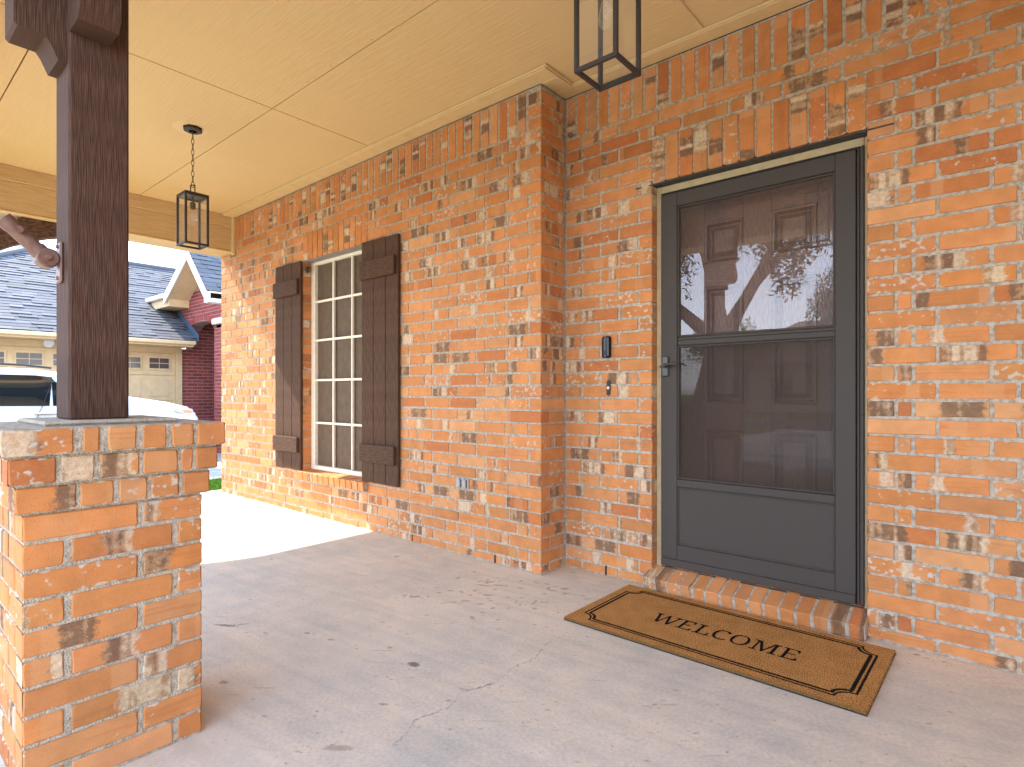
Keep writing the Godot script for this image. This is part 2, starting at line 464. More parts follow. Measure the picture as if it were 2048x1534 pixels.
	M.concrete = tri_mat(ramp(noise_image(60, 0.02, 4, 512), [[0.2, Color(0.34, 0.31, 0.28)], [0.8, Color(0.46, 0.43, 0.39)]]), Vector3(0.35, 0.35, 0.35), 0.9, 0.3)
	M.grass_soil = tri_mat(ramp(noise_image(61, 0.03, 4, 512), [[0.2, Color(0.05, 0.085, 0.018)], [0.8, Color(0.095, 0.15, 0.03)]]), Vector3(0.4, 0.4, 0.4), 1.0, 0.1)
	var gr := mat(Color(1, 1, 1), 0.8, 0.3)
	gr.vertex_color_use_as_albedo = true
	gr.backlight_enabled = true
	gr.backlight = Color(0.35, 0.4, 0.2)
	M.leaf = gr
	M.bark = tri_mat(ramp(noise_image(62, 0.05, 4, 256), [[0.2, Color(0.03, 0.022, 0.016)], [0.8, Color(0.12, 0.085, 0.062)]]), Vector3(2.5, 0.6, 2.5), 0.95, 0.2)
	M.far_roof = tri_mat(ramp(noise_image(65, 0.1, 3, 256), [[0.2, Color(0.17, 0.12, 0.09)], [0.8, Color(0.26, 0.19, 0.14)]]), Vector3(0.5, 0.5, 0.5), 0.9, 0.3)
	M.asphalt = tri_mat(ramp(noise_image(63, 0.1, 3, 256), [[0.2, Color(0.05, 0.05, 0.05)], [0.8, Color(0.08, 0.078, 0.075)]]), Vector3(0.5, 0.5, 0.5), 0.9, 0.3)
	var vc := mat(Color(1, 1, 1), 0.85, 0.35)
	vc.vertex_color_use_as_albedo = true
	M.tinted = vc
	M.red_mortar = mat(lin(0.42, 0.27, 0.23), 0.9, 0.3)
	M.house_tan = tri_mat(ramp(noise_image(64, 0.03, 3, 256), [[0.2, Color(0.66, 0.46, 0.24)], [0.8, Color(0.72, 0.51, 0.28)]]), Vector3(0.7, 0.7, 0.7), 0.6, 0.4)
	M.house_trim = mat(lin(0.72, 0.66, 0.58), 0.6, 0.4)
	M.door_pane = mat(lin(0.10, 0.075, 0.065), 0.15, 0.5)
	M.slate = mat(lin(0.05, 0.075, 0.105), 0.6, 0.4)
	var cp := mat(lin(0.70, 0.69, 0.68), 0.35, 0.5)
	cp.clearcoat_enabled = true
	cp.clearcoat = 1.0
	cp.clearcoat_roughness = 0.03
	M.paint = cp
	var cg := mat(lin(0.012, 0.014, 0.015), 0.02, 0.6)
	M.car_glass = cg
	M.rubber = mat(lin(0.02, 0.02, 0.02), 0.9, 0.3)
	var chm := mat(lin(0.6, 0.6, 0.6), 0.15, 0.5)
	chm.metallic = 1.0
	M.chrome = chm
	M.amber = mat(lin(0.6, 0.22, 0.04), 0.15, 0.5)
	M.lens = mat(lin(0.45, 0.45, 0.46), 0.08, 0.5)

# ------------------------------------------------------------------ bricks
# a brick in its own axes: x along, y up, front face at z = 0, centred; deep ones are whole boxes, thin ones are faces with bevelled, uneven rims
func brick_mesh(w: float, h: float, deep: float) -> ArrayMesh:
	var key := ""
	if absf(w - BL) < 0.002 and absf(h - BH) < 0.002 and deep == 0.0:
		key = "full%d" % rng.randi_range(0, 139)
	elif absf(w - BL) < 0.002 and absf(h - BH) < 0.002:
		key = "deep%d_%d" % [int(deep * 1000), rng.randi_range(0, 39)]
	if key != "" and pool.has(key):
		return pool[key]
	var mb := MB.new()
	var t := rng.randf_range(0.88, 1.1)
	mb.col = Color(t * rng.randf_range(0.97, 1.03), t, t * rng.randf_range(0.94, 1.06))
	var cell := Vector2(rng.randi_range(0, 7), rng.randi_range(0, 24))
	var us := clampf(w / BL, 0.2, 1.0)
	var u0 := rng.randf() * (1.0 - us)
	var uvat := func(fx: float, fy: float) -> Vector2:
		return Vector2((cell.x + 0.015 + 0.97 * (u0 + fx * us)) / 8.0, (cell.y + 0.04 + 0.92 * fy) / 25.0)
	var hw := w / 2
	var hh := h / 2
	var rnd := minf(0.006, hw * 0.4)
	var rim := []
	var spots := [[-1, -1, 0], [-0.35, -1, 1], [0.3, -1, 1], [1, -1, 0], [1, 0.05, 1], [1, 1, 0], [0.35, 1, 1], [-0.3, 1, 1], [-1, 1, 0], [-1, -0.05, 1]]
	for s in spots:
		var j := Vector2(rng.randf_range(-0.0016, 0.0016), rng.randf_range(-0.0016, 0.0016))
		if s[2] == 0:
			rim.append(Vector2(s[0] * hw, s[1] * (hh - rnd * 0.6)) + j)
			rim.append(Vector2(s[0] * (hw - rnd * 0.6), s[1] * hh) + j * 0.5)
			if (s[0] > 0) != (s[1] > 0):   # keep the rim running counter-clockwise
				pass
			if s[0] * s[1] < 0:
				var a: Vector2 = rim[-2]
				rim[-2] = rim[-1]
				rim[-1] = a
		else:
			rim.append(Vector2(s[0] * hw, s[1] * hh) + j)
	var cnt := rim.size()
	var inn := []
	for p in rim:
		inn.append(Vector2(p.x - signf(p.x) * minf(0.0035, absf(p.x)), p.y - signf(p.y) * minf(0.003, absf(p.y))))
	var mid := mb.vert(Vector3(0, 0, 0.0004), Vector3(0, 0, 1), uvat.call(0.5, 0.5))
	for k in cnt:
		var p: Vector2 = inn[k]
		mb.vert(Vector3(p.x, p.y, 0), Vector3(0, 0, 1), uvat.call(0.5 + p.x / w, 0.5 - p.y / h))
	for k in cnt:
		mb.ix.append_array(PackedInt32Array([mid, mid + 1 + (k + 1) % cnt, mid + 1 + k]))
	var back := -0.011 if deep == 0.0 else -0.0032
	for k in cnt:
		var a: Vector2 = inn[k]; var b: Vector2 = inn[(k + 1) % cnt]; var c: Vector2 = rim[(k + 1) % cnt]; var d: Vector2 = rim[k]
		mb.quad(Vector3(d.x, d.y, back), Vector3(c.x, c.y, back), Vector3(b.x, b.y, 0), Vector3(a.x, a.y, 0), uvat.call(0.5 + d.x / w * 0.98, 0.5 - d.y / h * 0.98), uvat.call(0.5 + c.x / w * 0.98, 0.5 - c.y / h * 0.98), uvat.call(0.5 + b.x / w, 0.5 - b.y / h), uvat.call(0.5 + a.x / w, 0.5 - a.y / h))
	if deep > 0.0:
		var f := deep / BL
		mb.quad(Vector3(hw, -hh, back), Vector3(hw, -hh, -deep), Vector3(hw, hh, -deep), Vector3(hw, hh, back), uvat.call(0, 1), uvat.call(f, 1), uvat.call(f, 0), uvat.call(0, 0))
		mb.quad(Vector3(-hw, -hh, -deep), Vector3(-hw, -hh, back), Vector3(-hw, hh, back), Vector3(-hw, hh, -deep), uvat.call(1 - f, 1), uvat.call(1, 1), uvat.call(1, 0), uvat.call(1 - f, 0))
		mb.quad(Vector3(-hw, hh, back), Vector3(hw, hh, back), Vector3(hw, hh, -deep), Vector3(-hw, hh, -deep), uvat.call(0, 0.1), uvat.call(1, 0.1), uvat.call(1, 0.9), uvat.call(0, 0.9))
		mb.quad(Vector3(-hw, -hh, -deep), Vector3(hw, -hh, -deep), Vector3(hw, -hh, back), Vector3(-hw, -hh, back), uvat.call(0, 0.1), uvat.call(1, 0.1), uvat.call(1, 0.9), uvat.call(0, 0.9))
		mb.quad(Vector3(hw, -hh, -deep), Vector3(-hw, -hh, -deep), Vector3(-hw, hh, -deep), Vector3(hw, hh, -deep))
	var m := mb.mesh()
	if key != "":
		pool[key] = m
	return m

func on_screen(p: Vector3) -> Vector3:   # photo pixel and distance
	var th := deg_to_rad(YAW)
	var d := p - CAM
	var f := -sin(th) * d.x - cos(th) * d.z
	var r := cos(th) * d.x - sin(th) * d.z
	if f < 0.05:
		return Vector3(-1e6, 0, -1)
	return Vector3(1024 + 1152 * r / f, 785 - 1152 * d.y / f, f)

# list: [centre, width, height, deep, upright]; along: the wall's direction, out: its normal
func lay(list: Array, along: Vector3, out: Vector3, wall: Node3D, into: Array) -> void:
	for b in list:
		var up := Vector3.UP
		var basis := Basis(along, up, out)
		if b.size() > 4 and b[4]:
			basis = Basis(up, -along, out)
		var tilt := Basis.from_euler(Vector3(rng.randf_range(-0.012, 0.012), rng.randf_range(-0.006, 0.006), rng.randf_range(-0.004, 0.004)))
		var t := Transform3D(basis * tilt, b[0] + out * rng.randf_range(-0.0014, 0.0016))
		var s := on_screen(b[0])
		var area := 0.0
		if s.x > -30 and s.x < 2078 and s.y > -30 and s.y < 1564:
			area = b[1] * b[2] * absf(out.dot((CAM - b[0]).normalized())) / (s.z * s.z)
		into.append([area, t, b])

func finish_bricks(into: Array, wall: Node3D, most := 300, called := "brick") -> void:
	into.sort_custom(func(a, b): return a[0] > b[0])
	var rest := MB.new()
	for k in into.size():
		var t: Transform3D = into[k][1]
		var b: Array = into[k][2]
		var m := brick_mesh(b[1], b[2], b[3])
		if k < most and into[k][0] > 0.0:
			put(m, called, M.brick, wall, Transform3D(t.basis, t.origin - wall.position))
		else:
			var arr := m.surface_get_arrays(0)
			var b0 := rest.v.size()
			for i in arr[Mesh.ARRAY_VERTEX].size():
				rest.v.append(t * arr[Mesh.ARRAY_VERTEX][i] - wall.position)
				rest.n.append((t.basis * arr[Mesh.ARRAY_NORMAL][i]).normalized())
			rest.uv.append_array(arr[Mesh.ARRAY_TEX_UV])
			rest.c.append_array(arr[Mesh.ARRAY_COLOR])
			for i in arr[Mesh.ARRAY_INDEX]:
				rest.ix.append(i + b0)
	if rest.v.size():
		var o := put(rest, "brickwork", M.brick, wall)
		o.set_meta("kind", "stuff")

# courses between u0 and u1 (along x or z), with openings [u0, u1, y0, y1]; ends: whether the ends are free corners
func courses(u0: float, u1: float, y_top: float, holes: Array, place: Callable, corner0 := "", corner1 := "", shift := 0.0) -> Array:
	var list := []
	var k := 0
	while true:
		var y0 := 0.003 if k == 0 else BASE + (k - 1) * COURSE + JT / 2
		var y1 := BASE + k * COURSE - JT / 2
		if y1 > y_top + 0.02:
			break
		var cuts := []          # free spans
		var spans := [[u0, u1]]
		for hl in holes:
			if hl[2] < y1 - 0.012 and hl[3] > y0 + 0.012:
				var nx := []
				for s in spans:
					if hl[1] <= s[0] or hl[0] >= s[1]:
						nx.append(s)
					else:
						if hl[0] - s[0] > 0.03: nx.append([s[0], hl[0]])
						if s[1] - hl[1] > 0.03: nx.append([hl[1], s[1]])
				spans = nx
		for s in spans:
			var at: float = s[0]
			var first := true
			var odd := k % 2 == 1
			while at < s[1] - 0.012:
				var len := BL
				if first and at > u0 + 0.001 and odd:      # jamb closers beside an opening
					len = 0.100
				elif not first and odd and s[0] > u0 + 0.001 and absf(at - (s[0] + 0.100 + JT)) < 0.002:
					len = 0.052
				elif first and at <= u0 + 0.001:
					len = (0.115 if odd else BL)
					if corner0 == "shift":
						len = (BL if odd else 0.115)
				var end: float = at + len
				if end > s[1] - 0.035:
					end = s[1]
				if s[1] >= u1 - 0.001 and corner1 != "":
					var last: float = u1 - ((0.088 if odd else BL) )
					if end > last - 0.02 and at < last - 0.03:
						end = last - JT
				var deep := 0.0
				if (first and (s[0] > u0 + 0.001 or corner0 == "free")) or (end >= s[1] - 0.001 and (s[1] < u1 - 0.001 or corner1 != "")):
					deep = 0.085
				list.append([place.call((at + end) / 2, (y0 + y1) / 2), end - at, y1 - y0, deep, false])
				at = end + JT
				first = false
		k += 1
	return list

# an uneven bead of mortar where a wall meets the slab
func fillet(a: Vector3, b: Vector3, out: Vector3, wall: Node3D) -> void:
	var n := maxi(3, int(a.distance_to(b) / 0.03))
	var rows := [[], [], []]
	for k in n + 1:
		var p := a.lerp(b, k / float(n)) - wall.position
		var r := rng.randf_range(0.004, 0.013)
		rows[0].append(p + out * (r + 0.002) + Vector3(0, 0.0006, 0))
		rows[1].append(p + out * r * 0.6 + Vector3(0, r * rng.randf_range(0.4, 0.7), 0))
		rows[2].append(p - out * 0.004 + Vector3(0, r * rng.randf_range(1.0, 1.6), 0))
	var mb := MB.new()
	mb.grid(rows, false, false)
	put(mb, "mortar_bead", M.mortar, wall)

func mortar_slab(lo: Vector3, hi: Vector3, wall: Node3D) -> void:
	box(lo, hi, 0.0, "mortar_bed", M.mortar, wall)

# ------------------------------------------------------------------ everything
func _ready() -> void:
	rng.seed = 20240611
	# camera
	var cam := Camera3D.new()
	cam.name = "camera"
	cam.projection = Camera3D.PROJECTION_FRUSTUM
	cam.near = 0.05
	cam.far = 600.0
	cam.size = 2.0 * 0.05 * 767.0 / 1152.0
	cam.frustum_offset = Vector2(0, 0.05 * 18.0 / 1152.0)
	cam.position = CAM
	cam.rotation_degrees = Vector3(0, YAW, 0)
	add_child(cam)
	cam.current = true
	# sky, sun, exposure
	var env := Environment.new()
	env.background_mode = Environment.BG_SKY
	var sm := ProceduralSkyMaterial.new()
	sm.sky_top_color = Color(0.53, 0.63, 0.78)
	sm.sky_horizon_color = Color(0.885, 0.905, 0.935)
	sm.sky_curve = 0.16
	sm.ground_bottom_color = Color(0.35, 0.36, 0.30)
	sm.ground_horizon_color = Color(0.62, 0.64, 0.62)
	sm.sky_energy_multiplier = 1.35
	var sky := Sky.new()
	sky.sky_material = sm
	env.sky = sky
	env.tonemap_mode = Environment.TONE_MAPPER_LINEAR
	env.tonemap_exposure = 4.8
	env.sdfgi_enabled = true
	env.ssao_enabled = true
	env.ssil_enabled = true
	var we := WorldEnvironment.new()
	we.name = "world_environment"
	we.environment = env
	add_child(we)
	var sun := DirectionalLight3D.new()
	sun.name = "sun"
	sun.light_energy = 0.95
	sun.light_color = Color(1.0, 0.955, 0.88)
	sun.light_angular_distance = 0.5
	sun.shadow_enabled = true
	add_child(sun)
	sun.look_at_from_position(Vector3.ZERO, Vector3(1.07, -1.0, -0.20), Vector3.UP)

	make_materials()
	build_ground()
	build_window_wall()
	build_entry_wall()
	build_ceiling()
	build_pier_and_post()
	build_window()
	build_door()
	build_lanterns()
	build_small_things()
	build_neighbour()
	build_van()
	build_front_yard()

func sheet(lo: Vector2, hi: Vector2, y: float, thick: float, called: String, material: Material) -> MeshInstance3D:
	var o := box(Vector3(lo.x, y - thick, lo.y), Vector3(hi.x, y, hi.y), 0.0, called, material)
	o.set_meta("kind", "structure")
	return o

func build_ground() -> void:
	sheet(Vector2(-260, -260), Vector2(260, 260), G, 0.4, "ground", M.grass_soil)
	sheet(Vector2(-13.98, -9.0), Vector2(-8.75, 22.0), G + 0.02, 0.1, "neighbour_driveway", M.concrete)
	sheet(Vector2(-5.7, 3.0), Vector2(5.2, 15.0), G + 0.02, 0.1, "driveway", M.concrete)
	sheet(Vector2(-60, 15.6), Vector2(60, 23.5), G - 0.01 + 0.02, 0.1, "street", M.asphalt)
	sheet(Vector2(0.6, 1.06), Vector2(2.2, 2.998), G + 0.03, 0.1, "path", M.concrete)
	# porch slab with its own planar texture coordinates
	var mb := MB.new()
	var lo := Vector2(-6.62, -3.05)
	var hi := Vector2(3.4, 1.05)
	var uvp := func(x: float, z: float) -> Vector2: return Vector2((x + 7.0) / 9.0, (z + 3.05) / 4.1)
	mb.quad(Vector3(lo.x, 0, hi.y), Vector3(hi.x, 0, hi.y), Vector3(hi.x, 0, lo.y), Vector3(lo.x, 0, lo.y), uvp.call(lo.x, hi.y), uvp.call(hi.x, hi.y), uvp.call(hi.x, lo.y), uvp.call(lo.x, lo.y))
	var o := put(mb, "porch_floor", M.slab)
	o.set_meta("kind", "structure")
	box(Vector3(lo.x, G - 0.1, lo.y), Vector3(hi.x, -0.004, hi.y), 0.0, "slab_side", M.slab_edge, o)

func build_window_wall() -> void:
	var w := thing("brick_wall", "long orange brick wall with the shuttered window and a soldier course on top", "wall", Vector3((-6.45 + XC) / 2, 0, W1))
	var top := BASE + 34 * COURSE          # bed joint under the soldier course
	var wx0 := -4.757; var wx1 := -3.795   # window opening
	var list := courses(-6.45, XC, top, [[wx0, wx1, 0.29, BASE + 32 * COURSE]], func(u, y): return Vector3(u, y, W1), "free", "corner")
	# soldier course under the ceiling, soldiers over the window
	var x := -6.42
	while x < XC - 0.135:
		list.append([Vector3(x, top + 0.1275, W1), BL, BH - 0.002, 0.0, true])
		x += 0.0762
	for k in 3:
		list.append([Vector3(XC - 0.049, top + (k + 0.5) * COURSE, W1), 0.098, BH, 0.085, false])
	var n := int((wx1 - wx0) / 0.0762)
	for k in n:
		list.append([Vector3(wx0 + 0.036 + k * (wx1 - wx0) / n, 2.2535 + 0.120, W1 + 0.002), 0.236, (wx1 - wx0) / n - 0.008, 0.085, true])
	var all := []
	lay(list, Vector3.RIGHT, Vector3.BACK, w, all)
	# the short return at the corner
	var ret := []
	for k in range(0, 39):
		var y0 := 0.003 if k == 0 else BASE + (k - 1) * COURSE + JT / 2
		var y1 := BASE + k * COURSE - JT / 2
		if y1 > 2.91:
			break
		var yc := (y0 + y1) / 2
		var spans := [[-2.712, W2 + 0.006]]
		if k % 2 == 0:
			spans = [[W1 - 0.092, W1 - 0.092 - 0.135]]
		else:
			spans = [[W1 - 0.0, W1 - 0.236]]
		if k > 34:
			spans = [[W1 - 0.004, W1 - 0.115], [W1 - 0.125, W1 - 0.238]] if k % 2 == 0 else [[W1 - 0.004, W1 - 0.238]]
		for s in spans:
			ret.append([Vector3(XC, yc, (s[0] + s[1]) / 2), absf(s[1] - s[0]), y1 - y0, 0.0 if k % 2 == 0 else 0.04, false])
	lay(ret, Vector3.FORWARD, Vector3.RIGHT, w, all)
	finish_bricks(all, w)
	# mortar behind
	var f := W1 - 0.0040
	var b := W1 - 0.22
	mortar_slab(Vector3(-6.444, 0, b), Vector3(wx0 - 0.006, 2.905, f), w)
	mortar_slab(Vector3(wx1 + 0.006, 0, W2 - 0.15), Vector3(XC - 0.0040, 2.905, f), w)
	mortar_slab(Vector3(wx0 - 0.006, 0, b), Vector3(wx1 + 0.006, 0.30, f), w)
	mortar_slab(Vector3(wx0 - 0.006, 2.262, b), Vector3(wx1 + 0.006, 2.905, f), w)
	fillet(Vector3(-6.45, 0, W1), Vector3(XC + 0.004, 0, W1), Vector3.BACK, w)
	fillet(Vector3(XC, 0, W1 + 0.004), Vector3(XC, 0, W2), Vector3.RIGHT, w)
	# sloped rowlock sill
	var sill := piece("window_sill", w, Vector3(0, 0, 0))
	var ns := 12
	for k in ns:
		var cx := wx0 - 0.012 + (k + 0.5) * (wx1 - wx0 + 0.024) / ns
		var t := Transform3D(Basis.from_euler(Vector3(0.10, 0, 0)), Vector3(cx, 0.345, W1 + 0.048) - w.position)
		put(brick_mesh((wx1 - wx0) / ns - 0.008, 0.072, 0.14), "brick", M.brick, sill, t)
	var mb := MB.new()
	mb.cbox(Vector3(wx0 - 0.008, 0.316, -0.10), Vector3(wx1 + 0.008, 0.372, 0.034))
	put(mb, "mortar_bed", M.mortar, sill, Transform3D(Basis(), Vector3(0, 0.0, W1) - w.position))
	# steel lintel over the window
	box(Vector3(wx0 - 0.09, 2.246, W1 - 0.09), Vector3(wx1 + 0.09, 2.2525, W1 + 0.001), 0.0, "lintel", M.lintel_pale, w)
	for xx in [-3.252, -2.447]:
		box(Vector3(xx - 0.005, 0.004, W1 - 0.02), Vector3(xx + 0.005, 0.052, W1 + 0.0035), 0.0, "weep_hole", M.black, w)
	# a mud-dauber nest in the corner of the opening
	var nest := thing("wasp_nest", "small mud wasp nest in the upper corner of the window opening", "nest", Vector3(-4.742, 2.185, W1 - 0.03))
	for k in 3:
		var q := MB.new()
		var pts := []; var rad := []
		for j in 5:
			pts.append(Vector3(-0.012 + 0.012 * j, 0.012 * sin(j * 0.8) - 0.016 * k, 0.012 * (k % 2)))
			rad.append([0.004, 0.011, 0.013, 0.011, 0.004][j])
		q.tube(pts, rad, 7)
		put(q, "mud_tube", M.bark, nest)

func build_entry_wall() -> void:
	var w := thing("brick_wall", "orange brick entry wall around the storm door, set back from the window wall", "wall", Vector3(-0.5, 0, W2))
	var top := BASE + 34 * COURSE
	var dx0 := -1.490; var dx1 := -0.458
	var list := courses(XC + 0.006, 3.38, top, [[dx0, dx1, -0.1, BASE + 32 * COURSE]], func(u, y): return Vector3(u, y, W2), "shift", "free")
	var x := XC + 0.045
	while x < 3.38:
		list.append([Vector3(x, top + 0.1275, W2), BL, BH - 0.002, 0.0, true])
		x += 0.0762
	var n := 13
	for k in n:
		list.append([Vector3(dx0 + (k + 0.5) * (dx1 - dx0) / n, 2.2405 + 0.1235, W2 + 0.002), BL, (dx1 - dx0) / n - 0.009, 0.085, true])
	var all := []
	lay(list, Vector3.RIGHT, Vector3.BACK, w, all)
	finish_bricks(all, w)
	var f := W2 - 0.0040
	var b := W2 - 0.35
	mortar_slab(Vector3(XC, 0, W2 - 0.15), Vector3(dx0 - 0.006, 2.905, f), w)
	mortar_slab(Vector3(dx1 + 0.006, 0, b), Vector3(3.40, 2.905, f), w)
	mortar_slab(Vector3(dx0 - 0.006, 2.25, b), Vector3(dx1 + 0.006, 2.905, f), w)
	box(Vector3(dx0 - 0.10, 2.2315, W2 - 0.10), Vector3(dx1 + 0.10, 2.2390, W2 + 0.001), 0.0, "lintel", M.steel, w)
	box(Vector3(-1.791, 0.004, W2 - 0.02), Vector3(-1.779, 0.056, W2 + 0.0035), 0.0, "weep_hole", M.black, w)
	fillet(Vector3(XC, 0, W2), Vector3(-1.515, 0, W2), Vector3.BACK, w)
	fillet(Vector3(-0.449, 0, W2), Vector3(3.3, 0, W2), Vector3.BACK, w)
	# unseen side wall, added to keep open sky light off the pier
	var g := thing("brick_wall", "unseen orange brick side wall added to block light opposite the open end of the porch", "wall", Vector3(3.4, 0, -1.2))
	var side := courses(-0.7, 2.94, 2.9, [], func(u, y): return Vector3(3.4, y, -u))
	var sall := []
	lay(side, Vector3.FORWARD, Vector3.LEFT, g, sall)
	for q in sall:
		q[0] = 0.0
		q[1].basis = Basis(Vector3.BACK, Vector3.UP, Vector3.LEFT)
	finish_bricks(sall, g)
	mortar_slab(Vector3(3.404, 0, -2.95), Vector3(3.6, 2.96, 0.7), g)
	# brick step under the door
	var s := thing("brick_step", "low step of rowlock bricks under the storm door", "step", Vector3(-0.97, 0, -2.91))
	var ns := 15
	var x0 := -1.512; var x1 := -0.452
	var tilt := 0.30
	for k in ns:
		var cx := x0 + (k + 0.5) * (x1 - x0) / ns
		var t := Transform3D(Basis.from_euler(Vector3(tilt + rng.randf_range(-0.012, 0.012), rng.randf_range(-0.02, 0.02), 0)), Vector3(cx, 0.034, -2.874 + rng.randf_range(-0.003, 0.003)) - s.position)
		put(brick_mesh((x1 - x0) / ns - 0.012, 0.078, 0.20), "brick", M.brick, s, t)
	var bed := MB.new()
	bed.cbox(Vector3(x0 + 0.003, -0.035, -0.20), Vector3(x1 - 0.003, 0.0365, -0.0035))
	put(bed, "mortar_bed", M.mortar, s, Transform3D(Basis.from_euler(Vector3(tilt, 0, 0)), Vector3(0, 0.034, -2.874) - s.position))
	box(Vector3(x0 + 0.006, 0, -3.15), Vector3(x1 - 0.006, 0.10, -3.0), 0.0, "mortar_bed", M.mortar, s)

func build_ceiling() -> void:
	var c := thing("porch_ceiling", "tan painted porch ceiling of grained boards with seams and edge trim", "ceiling", Vector3(-2.2, 2.925, -1.6))
	c.set_meta("kind", "structure")
	var xs := [-6.15, -3.615, -1.165, 3.4]
	var zs := [-2.95, -1.835, -0.667, -0.40]
	for i in 3:
		for j in 3:
			var gx0 := 0.0 if i == 0 else 0.0034
			var gx1 := 0.0 if i == 2 else 0.0034
			box(Vector3(xs[i] + gx0, 2.925, zs[j] + (0.0 if j == 0 else 0.003)), Vector3(xs[i + 1] - gx1, 2.952, zs[j + 1] - 0.003), 0.0012, "panel", M.ceiling, c)
	# edge trim against the walls, joint strip
	box(Vector3(-6.13, 2.905, W1 + 0.001), Vector3(-1.962, 2.9245, W1 + 0.115), 0.003, "edge_board", M.trim, c)
	box(Vector3(-6.13, 2.911, W1 + 0.1155), Vector3(-1.950, 2.9245, W1 + 0.128), 0.004, "moulding", M.trim, c)
	box(Vector3(XC + 0.001, 2.9052, W2 + 0.0955), Vector3(-1.962, 2.9244, W1 + 0.0005), 0.003, "edge_board", M.trim, c)
	box(Vector3(-1.9615, 2.911, W2 + 0.107), Vector3(-1.950, 2.9245, W1 + 0.115), 0.004, "moulding", M.trim, c)
	box(Vector3(XC + 0.001, 2.905, W2 + 0.001), Vector3(3.4, 2.9246, W2 + 0.095), 0.003, "edge_board", M.trim, c)
	box(Vector3(-1.9498, 2.911, W2 + 0.0955), Vector3(3.4, 2.9245, W2 + 0.106), 0.004, "moulding", M.trim, c)
	box(Vector3(-1.178, 2.917, W2 + 0.1065), Vector3(-1.152, 2.9249, -0.45), 0.002, "joint_strip", M.trim, c)
	for k in 46:
		var nx: float = rng.randf_range(-6.0, 0.4)
		var nz: float = [-1.835, -0.667, -2.5][k % 3] + [-0.022, 0.022][k % 2]
		if k % 4 == 0:
			nx = -3.615 + [-0.02, 0.02][k % 2]
			nz = rng.randf_range(-2.5, -0.7)
		var nm := MB.new()
		nm.tube([Vector3(nx, 2.9250, nz) - c.position, Vector3(nx, 2.9243, nz) - c.position], [0.0035, 0.003], 6)
		put(nm, "nail_head", M.bronze_dark if k % 3 == 0 else M.jamb, c)
	var pm := MB.new()
	pm.tube([Vector3(-4.325, 2.9250, -1.602) - c.position, Vector3(-4.325, 2.9246, -1.602) - c.position], [0.112, 0.108], 28)
	put(pm, "paint_patch", M.patch, c)
	# roof above
	var r := box(Vector3(-6.75, 2.955, -9.0), Vector3(3.7, 3.35, 0.60), 0.0, "porch_roof", M.slate)
	tag(r, "porch roof deck carried over the tan ceiling", "roof")
	r.set_meta("kind", "structure")
	# end beam and front beam
	var e := thing("porch_beam", "tan boxed beam across the open end of the porch", "beam", Vector3(-6.3, 2.55, -1.6))
	box(Vector3(-6.45, 2.560, W1 - 0.05), Vector3(-6.152, 2.802, -0.24), 0.004, "face_board", M.beam, e)
	box(Vector3(-6.45, 2.8022, W1 - 0.05), Vector3(-6.134, 2.924, -0.24), 0.004, "upper_board", M.beam, e)
	box(Vector3(-6.462, 2.546, W1 - 0.05), Vector3(-6.146, 2.5595, -0.24), 0.004, "bottom_strip", M.trim, e)
	box(Vector3(-6.1515, 2.52, W1 + 0.001), Vector3(-6.095, 2.904, W1 + 0.030), 0.003, "corner_board", M.trim, e)
	var fb := thing("porch_beam", "tan boxed beam along the street side of the porch above the timber posts", "beam", Vector3(-2, 2.55, -0.32))
	box(Vector3(-6.13, 2.56, -0.395), Vector3(3.4, 2.924, -0.13), 0.004, "face_board", M.beam, fb)
	box(Vector3(-6.13, 2.546, -0.40), Vector3(3.4, 2.5595, -0.125), 0.004, "bottom_strip", M.trim, fb)
	# curved brace under the end beam
	var mb := MB.new()
	var poly := PackedVector2Array()
	var lowc := []; var upc := []
	for k in 13:
		var t := k / 12.0
		# lower arc and upper edge in (z, y)
		lowc.append(Vector2(lerpf(-0.56, -1.63, t), 1.90 + 0.585 * sin(pow(t, 0.72) * PI / 2)))
	upc = [Vector2(-1.63, 2.545), Vector2(-1.0, 2.545), Vector2(-0.86, 2.43), Vector2(-0.72, 2.28), Vector2(-0.56, 2.06)]
	for p in lowc: poly.append(Vector2(-p.x, p.y))
	for p in upc: poly.append(Vector2(-p.x, p.y))
	# polygon drawn in (-z, y), pushed along x
	mb.prism(poly, -6.36, -6.22, Transform3D(Basis(Vector3(0, 0, -1), Vector3.UP, Vector3(1, 0, 0)), Vector3.ZERO))
	var br := put(mb, "timber_brace", M.brace)
	tag(br, "curved brown timber brace under the end beam", "brace")

func corbel(parent: Node3D, poly: PackedVector2Array, z0: float, z1: float, t: Transform3D) -> void:
	var mb := MB.new()
	mb.prism(poly, z0, z1, t)
	put(mb, "corbel", M.post, parent)

